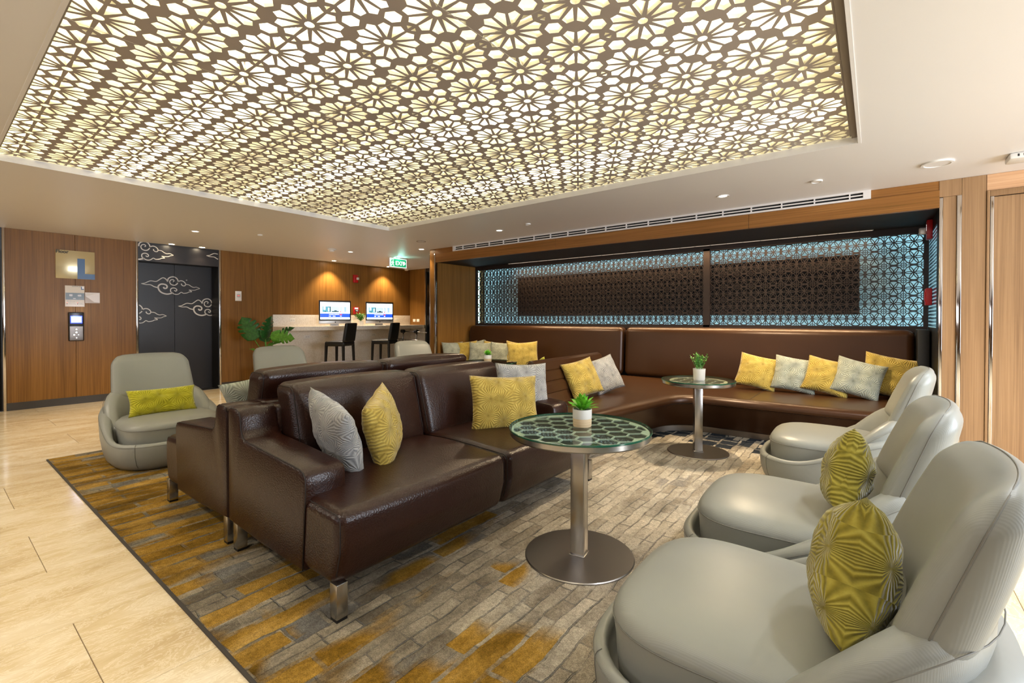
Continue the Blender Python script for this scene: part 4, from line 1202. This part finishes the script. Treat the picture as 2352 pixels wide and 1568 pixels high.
# fire fittings on the jamb
fa = tag(empty('fire_alarm', (XJ1, 6.25, 2.15)), 'dark red fire alarm strobe high in the recess corner', 'fire alarm')
box('body', -.045, 0, -.065, .065, -.105, .085, M['red'], fa, .008); from_bm('strobe', soft(.03, .035, .035, .015, n=3, fn=lambda x, y, z: (x - .07, y + .06, z - .01)), M['lens'], fa, True)
text('lettering', 'FIRE', .035, M['exitw'], fa, Matrix.Translation((-.046, -.005, .045)) @ Matrix(((0, 0, -1, 0), (0, -1, 0, 0), (-1, 0, 0, 0), (0, 0, 0, 1))), .0004)
fb = tag(empty('fire_call_box', (XJ1, 6.25, 1.47)), 'red fire call box on the recess side glass', 'fire alarm')
box('body', -.05, 0, -.075, .075, -.085, .085, M['red'], fb, .008); box('cover_plate', -.054, -.05, -.05, .05, -.05, .05, M['red'], fb, .002)

# ------------------------------------------------------------ sofas
def make_sofa():
    L = 2.17; s = empty('sofa')
    lp = [(.0, .155), (.0, .735), (.01, .758), (.035, .768), (.105, .768), (.135, .755), (.15, .72), (.158, .665), (.175, .632), (.205, .618), (.50, .600), (.745, .582), (.785, .572), (.805, .545), (.808, .50), (.780, .135), (.40, .135), (.06, .15)]
    def arm(y0, y1, name):
        rings = []
        for yy, d in ((y0, .022), (y0 + .006, .008), (y0 + .022, 0), (y1 - .022, 0), (y1 - .006, .008), (y1, .022)):
            ll = offset(lp[::-1], d); rings.append([(x, yy, z) for x, z in ll])
        o = from_bm(name, loft(rings), M['sofa'], s, True, 40)
        yo = y0 if y0 < 1 else y1
        pts = [(x, yo + (.008 if y0 < 1 else -.008), z) for x, z in offset(lp[::-1], .0045)[::-1][1:16]]
        tube('seam', pts, .003, M['seamdark'], o, 5)
        return o
    arm(-.012, .195, 'armrest'); arm(L - .195, L + .012, 'armrest')
    from_bm('back_frame', soft(.075, (L - .36) / 2, .31, .03, n=6, fn=lambda x, y, z: (x + .085, y + L / 2, z + .455)), M['sofa'], s, True)
    for a, b in ((0, L / 2 - .003), (L / 2 + .003, L)):
        def fn(x, y, z, c=(a + b) / 2):
            X_ = x + .60; zz = z + .29
            if zz > .29: zz += .03 * max(0, 1 - abs(X_ - .55) / .6)
            else: X_ = X_ - max(0, X_ - .8) * .14 * (.29 - zz) / .15 * 1.2
            return (X_, y + c, zz)
        sc_ = from_bm('seat_cushion', soft(.455, (b - a) / 2, .155, .05, (.01, 0, .012), 10, fn), M['sofa'], s, True)
        for sd in (-1, 1): tube('seam', edge_path(.455, (b - a) / 2, .155, .05, fn, sd)[8:], .0026, M['seamdark'], sc_, 5)
    for a, b in ((.205, L / 2 - .002), (L / 2 + .002, L - .205)):
        hy = (b - a) / 2
        def fn(x, y, z, c=(a + b) / 2, hy=hy):
            t_ = (z + .23) / .46
            return (x + .265 - .105 * t_ + .01 * math.sin(y * 9 + z * 5), y + c, z + .650 + .012 * (1 - (y / hy) ** 2))
        o = from_bm('back_cushion', soft(.105, hy, .23, .055, (.035, .004, .004), 10, fn), M['sofa'], s, True)
        for sd in (-1, 1): tube('seam', edge_path(.105, hy, .23, .055, fn, sd), .0026, M['seamdark'], o, 5)
    for x in (.055, 1.005):
        for yy in (.03, L - .03):
            lg = box('leg', x - .026, x + .026, yy - .026, yy + .026, .012, .155, M['steel'], s, .003)
            box('foot', x - .024, x + .024, yy - .024, yy + .024, 0.0, .013, M['black'], lg)
    return s


so = make_sofa(); so.location = (-2.745, 1.035, .0105)
tag(so, 'front brown leather sofa facing the round glass table', 'sofa', 'two brown leather sofas back to back')
so2 = copy_tree(so); so2.location = (-2.765, 1.035 + 2.17, .0105); so2.rotation_euler = (0, 0, PI)
so2['label'] = 'rear brown leather sofa turned to the lift wall'
for ch in so2.children:
    if ch.name.startswith('back_cushion'): ch.location.z += .050

# ------------------------------------------------------------ lounge chairs (front is +x)
def make_chair():
    c = empty('lounge_chair'); N = 72
    def plan_r(th):   # superellipse, rounder at the rear
        a, b = (.495, .45) if math.cos(th) > 0 else (.53, .45)
        ex_ = 3.0 if math.cos(th) > 0 else 2.5
        return (abs(math.cos(th) / a) ** ex_ + abs(math.sin(th) / b) ** ex_) ** (-1 / ex_)
    def hrim(th):
        u = (1 - math.cos(th)) / 2; s_ = max(0, min(1, (u - .18) / .75)); s_ = s_ * s_ * (3 - 2 * s_)
        return .225 + .255 * s_
    rings = []
    for kr, fz, dz in ((.80, 0, .004), (.86, 0, .006), (.905, 0, .03), (.955, .28, 0), (.99, .55, 0), (1.0, .80, 0), (.998, .93, 0), (.985, .985, 0), (.96, 1.0, .004), (.935, 1.0, 0), (.922, .97, 0), (.915, .85, 0), (.90, .5, 0)):
        def kk(th, kr=kr, inner=len(rings) >= 8):   # the rim widens into a shelf behind the back
            return kr - (1 - kr) * 2.0 * (hrim(th) - .225) / .255 if inner else kr
        rings.append([(plan_r(2 * PI * j / N) * kk(2 * PI * j / N) * math.cos(2 * PI * j / N), plan_r(2 * PI * j / N) * kk(2 * PI * j / N) * math.sin(2 * PI * j / N), hrim(2 * PI * j / N) * fz + dz) for j in range(N)])
    from_bm('base_shell', loft(rings), M['chair'], c, True)
    pts = [(plan_r(2 * PI * j / N) * 1.001 * math.cos(2 * PI * j / N), plan_r(2 * PI * j / N) * 1.001 * math.sin(2 * PI * j / N), hrim(2 * PI * j / N) * .92) for j in range(N)]
    tube('rim_seam', pts, .0016, M['seamgrey'], c, 5, True)
    for th in (38, -38, 142, -142):
        a = R(th); P = [(plan_r(a) * k * math.cos(a), plan_r(a) * k * math.sin(a), hrim(a) * f_ + d_) for k, f_, d_ in ((.907, 0, .03), (.957, .28, 0), (.992, .55, 0), (1.003, .80, 0), (1.001, .93, 0), (.988, .985, 0), (.962, 1, .005))]
        tube('seam', P, .0014, M['seamgrey'], c, 5)
    # seat
    def fs(x, y, z):
        k = 1 + .06 * (x / .36)
        top = max(0, z / .11)
        return (x + .055, y * k, z + .275 + .018 * top * math.cos(max(-1, min(1, x / .40)) * PI / 2) * math.cos(max(-1, min(1, y / .36)) * PI / 2))
    hx, hy, hz, r = .355, .335, .11, .05
    def plan_s(x, y):
        return x, y
    bm = bmesh.new(); rings = []
    N2 = 72
    def ps(th, e_=3.4): return (abs(math.cos(th) / .365) ** e_ + abs(math.sin(th) / .365) ** e_) ** (-1 / e_)
    for k, z in ((.90, .10), (.955, .12), (.975, .20), (.985, .27), (.997, .312), (1.0, .325), (.992, .340), (.965, .357), (.92, .370), (.84, .382), (.70, .392), (.5, .399), (.25, .402), (.08, .403)):
        rings.append([(ps(2 * PI * j / N2) * k * math.cos(2 * PI * j / N2) * (1.0) + .06, ps(2 * PI * j / N2) * k * math.sin(2 * PI * j / N2) * (1 + .05 * math.cos(2 * PI * j / N2)), z) for j in range(N2)])
    from_bm('seat_cushion', loft(rings), M['chair'], c, True)
    tube('seat_seam', [(ps(2 * PI * j / N2) * 1.003 * math.cos(2 * PI * j / N2) + .06, ps(2 * PI * j / N2) * 1.003 * math.sin(2 * PI * j / N2) * (1 + .05 * math.cos(2 * PI * j / N2)), .325) for j in range(N2)], .0022, M['seamgrey'], c, 5, True)
    # wrap-round lower back
    path = []
    n_ = 30
    for i in range(n_ + 1):
        t_ = -1 + 2 * i / n_; a = t_ * R(122)
        x = -.10 - .27 * math.cos(a); y = .345 * math.sin(a) * (1.0)
        if abs(a) > R(90):
            x = -.10 + (abs(a) - R(90)) / R(32) * .10; y = math.copysign(.345 - .01 * (abs(a) - R(90)) / R(32), a)
        path.append((x, y, a))
    rings = []
    for i, (x, y, a) in enumerate(path):
        q0 = path[max(0, i - 1)]; q1 = path[min(n_, i + 1)]; d = Vector((q1[0] - q0[0], q1[1] - q0[1])).normalized(); nn = Vector((d.y, -d.x))  # outward
        if nn.dot(Vector((x + .0, y))) < 0: nn = -nn
        s_ = max(0, min(1, (abs(a) - R(38)) / R(80))); s_ = s_ * s_ * (3 - 2 * s_)
        top = .600 - .285 * s_; th = (.068 - .026 * s_); zb = .17; e_ = 1.0 if 0 < i < n_ else .35
        lean = .26
        ring = []
        M_ = 16
        for k in range(M_):
            an = 2 * PI * k / M_; cx_, sz = math.cos(an), math.sin(an)
            cx_ = math.copysign(abs(cx_) ** .7, cx_); sz = math.copysign(abs(sz) ** .55, sz)
            zc = (top + zb) / 2; hz_ = (top - zb) / 2
            z = zc + hz_ * sz * (1 if e_ == 1 else .92); o_ = cx_ * th * e_ + lean * max(0, z - .33) * (1 - .5 * s_)
            ring.append((x + nn.x * o_, y + nn.y * o_, z))
        rings.append(ring)
    from_bm('lower_back', loft(rings), M['chair'], c, True)
    pts = []
    for i, (x, y, a) in enumerate(path):
        q0 = path[max(0, i - 1)]; q1 = path[min(n_, i + 1)]; d = Vector((q1[0] - q0[0], q1[1] - q0[1])).normalized(); nn = Vector((d.y, -d.x))
        if nn.dot(Vector((x, y))) < 0: nn = -nn
        s_ = max(0, min(1, (abs(a) - R(38)) / R(80))); s_ = s_ * s_ * (3 - 2 * s_); top = .600 - .285 * s_; th = (.068 - .026 * s_); z = top - .035
        o_ = th * .93 + .26 * max(0, z - .33) * (1 - .5 * s_)
        pts.append((x + nn.x * o_, y + nn.y * o_, z))
    tube('seam', pts[1:-1], .0018, M['seamgrey'], c, 5)
    # head cushion
    HH = .195; HW = .315
    def fh(x, y, z):
        t_ = (z + HH) / (2 * HH); wid = 1.03 - .08 * t_
        yy = y * wid; th_ = 1.0 - .30 * t_ * t_
        # round the top corners
        cr = max(0, abs(yy) - .20) / .12
        zz = z - (.055 * cr * cr if t_ > .5 else 0) * (t_ - .5) * 2
        return (-.375 - .33 * (zz + HH) + x * th_ + .055 * (yy / HW) ** 2, yy, zz + .70)
    from_bm('headrest', soft(.070, HW, HH, .062, (.010, 0, .012), 10, fh), M['chair'], c, True)
    pts = []; rr_ = .062
    for k in range(8): pts.append(fh(0, -HW - .001, -HH + .05 + (2 * HH - .05 - rr_) * k / 8))
    for k in range(7): a = R(15 * k); pts.append(fh(0, -HW + rr_ - (rr_ + .001) * math.cos(a), HH - rr_ + (rr_ + .002) * math.sin(a)))
    for k in range(1, 14): y_ = -(HW - rr_) + 2 * (HW - rr_) * k / 14; pts.append(fh(0, y_, HH + .001 + .012 * (1 - (y_ / HW) ** 2)))
    for k in range(7): a = R(90 - 15 * k); pts.append(fh(0, HW - rr_ + (rr_ + .001) * math.cos(a), HH - rr_ + (rr_ + .002) * math.sin(a)))
    for k in range(8): pts.append(fh(0, HW + .001, HH - rr_ - (2 * HH - .05 - rr_) * (k + 1) / 8))
    tube('head_seam', pts, .0022, M['seamgrey'], c, 5)
    from_bm('swivel_foot', lathe([(.30, 0), (.30, .006)], 40), M['black'], c)
    return c


ch = make_chair()
CH = [((-.25, 1.60, .0105), 180, 'nearest grey lounge chair, back to the lower right corner'),
      ((-.27, 2.56, .0105), 181, 'middle grey lounge chair of the row opposite the sofa'),
      ((-.22, 4.22, .0105), 181, 'grey lounge chair in front of the banquette, without a pillow'),
      ((-5.07, 1.39, .0105), 0, 'pale grey lounge chair on the left with a lime pillow'),
      ((-5.30, 2.72, .0105), 0, 'pale lounge chair peeking over the rear sofa below the monstera'),
      ((-5.10, 4.56, .0105), -8, 'pale lounge chair peeking over the rear sofa before the trolley')]
for i, (p, a, lb) in enumerate(CH):
    o = ch if i == 0 else copy_tree(ch)
    o.location = p; o.rotation_euler = (0, 0, R(a)); tag(o, lb, 'armchair', 'grey swivel lounge chairs')

# ------------------------------------------------------------ pillows
def pillow_mesh(w_, h_, t_, seed):
    bm = bmesh.new(); n_ = 22; G = {}
    for s in (1, -1):
        for i in range(n_ + 1):
            for j in range(n_ + 1):
                u = -1 + 2 * i / n_; v = -1 + 2 * j / n_
                edge = i in (0, n_) or j in (0, n_)
                if s == -1 and edge: G[s, i, j] = G[1, i, j]; continue
                x = w_ / 2 * u * (1 - .075 * (1 - v * v)); y = h_ / 2 * v * (1 - .075 * (1 - u * u))
                prof = max(0, (1 - u * u) * (1 - v * v)) ** .42
                wr_ = noise.noise(Vector((u * 2.2 + seed * 3.1, v * 2.2, s * 2 + seed))) * .010 + noise.noise(Vector((u * 6 + seed, v * 6, s))) * .004
                z = s * t_ / 2 * prof + wr_ * (.4 + prof)
                G[s, i, j] = bm.verts.new((x, y, z))
    for s in (1, -1):
        for i in range(n_):
            for j in range(n_):
                q = [G[s, i, j], G[s, i + 1, j], G[s, i + 1, j + 1], G[s, i, j + 1]]
                bm.faces.new(q if s == 1 else q[::-1])
    me = bpy.data.meshes.new('pillow'); bm.to_mesh(me); bm.free(); me.polygons.foreach_set('use_smooth', [True] * len(me.polygons)); return me


pm = {}
def pillow(P, face, lean, roll, mk, label, group, size=(.43, .40, .15), seed=0, tw=0):
    """P = point on the seat under the pillow's centre, face = compass heading it looks to, lean = degrees tipped back"""
    key = (size, seed, mk)
    if key not in pm:
        pm[key] = pillow_mesh(*size, seed); pm[key].materials.append(M[mk])
    o = link('pillow', pm[key]); f = R(face); a = R(lean)
    n_ = Vector((math.cos(f) * math.cos(a), math.sin(f) * math.cos(a), math.sin(a)))
    x_ = Vector((-math.sin(f), math.cos(f), 0)); y_ = n_.cross(x_)
    r = R(roll); xr = x_ * math.cos(r) + y_ * math.sin(r); yr = -x_ * math.sin(r) + y_ * math.cos(r)
    half = size[1] / 2 * abs(math.cos(r)) + size[0] / 2 * abs(math.sin(r)) * .55
    C_ = Vector(P) + Vector((0, 0, 1)) * (half * math.cos(a)) + Vector((-math.cos(f), -math.sin(f), 0)) * half * math.sin(a)
    m4 = Matrix((xr, yr, n_)).transposed().to_4x4(); m4.translation = C_
    o.matrix_world = m4
    return tag(o, label, 'pillow', group)


G1 = 'pillows in a row on the right of the banquette'
pillow((-1.06, 5.93, .430), -80, 22, -12, 'yel', 'leftmost mustard pillow of the right-hand banquette row', G1, seed=1)
pillow((-.69, 5.95, .430), -80, 22, -9, 'sage', 'sage pillow second in the right-hand banquette row', G1, seed=2)
pillow((-.39, 5.92, .430), -84, 24, -13, 'yel', 'mustard pillow between the two sage pillows of the row', G1, seed=3)
pillow((-.13, 5.90, .430), -84, 24, -15, 'sage', 'crumpled sage pillow fourth in the right-hand row', G1, seed=4)
pillow((.13, 6.06, .435), -80, 20, -12, 'yel', 'mustard pillow just behind the far lounge chair', G1, seed=5, size=(.46, .44, .15))
pillow((.22, 6.22, .435), -75, 12, -5, 'sage', 'sage pillow in the recess corner, mostly hidden', G1, seed=2)
G2 = 'pillows on the near sofa'
pillow((-2.19, 1.40, .445), 80, 18, 14, 'grey', 'grey pillow leaning over the near arm of the front sofa', G2, seed=6, size=(.42, .40, .17))
pillow((-2.12, 1.62, .440), 38, 12, 12, 'yel', 'mustard pillow standing next to the grey one by the sofa arm', G2, seed=7, size=(.41, .39, .17))
pillow((-2.05, 2.58, .445), -28, 16, -3, 'yel', 'large mustard pillow at the far end of the front sofa', G2, seed=8, size=(.53, .40, .16))
pillow((-2.17, 2.97, .450), -22, 14, -3, 'grey', 'grey pillow tucked behind the large mustard one on the sofa', G2, seed=9, size=(.48, .45, .15))
G3 = 'pillows on the banquette spur'
pillow((-2.34, 4.27, .430), -22, 24, 10, 'yel', 'mustard pillow leaning on the quilted ridge', G3, seed=10)
pillow((-2.28, 4.66, .430), -22, 24, 12, 'grey', 'grey pillow behind the mustard one on the quilted ridge', G3, seed=11)
pillow((-2.98, 4.05, .435), 200, 30, 20, 'lime', 'lime pillow half hidden behind the quilted ridge', G3, seed=12)
pillow((-.07, 1.53, .385), 180, 8, 20, 'olive', 'olive gold pillow on the nearest lounge chair', 'pillows on the grey chairs', seed=13, size=(.37, .36, .20))
pillow((-.12, 2.49, .385), 180, 8, 18, 'olive', 'olive gold pillow on the middle lounge chair', 'pillows on the grey chairs', seed=14, size=(.36, .35, .18))
pillow((-5.05, 1.37, .395), 0, 18, 0, 'lime', 'long lime lumbar pillow on the left lounge chair', 'pillows on the grey chairs', seed=15, size=(.52, .24, .12))
pillow((-3.24, 1.45, .455), 160, 18, -14, 'sage', 'sage pillow on the rear sofa beside its arm', 'pillows on the rear sofa', seed=16, size=(.46, .44, .16))
G4 = 'pillows crowded in the far left corner of the banquette'
LP = [(-5.85, 5.85, -20, 'sage', 'sage pillow at the far left end against the wood jamb', 0), (-5.72, 6.05, -35, 'yel', 'first mustard pillow in the far left corner row', 4),
      (-5.60, 6.22, -50, 'sage', 'sage pillow whose corner sticks up in the far left row', 14), (-5.42, 6.02, -60, 'sage', 'sage pillow between two mustard ones in the far left row', 0),
      (-5.25, 6.18, -60, 'yel', 'second mustard pillow in the far left row, behind the succulent', -6), (-5.02, 6.12, -60, 'sage', 'pale sage pillow right of the small succulent', -3),
      (-4.80, 6.24, -62, 'yel', 'mustard pillow nearly hidden behind the big one', -8), (-4.35, 5.85, -50, 'yel', 'biggest mustard pillow of the far left corner row', 3)]
for i, (x, y, f, mk, lb, rl) in enumerate(LP): pillow((x, y, .435), f, 16, rl, mk, lb, G4, seed=20 + i, size=(.50, .46, .15) if i == 7 else (.42, .42, .14))
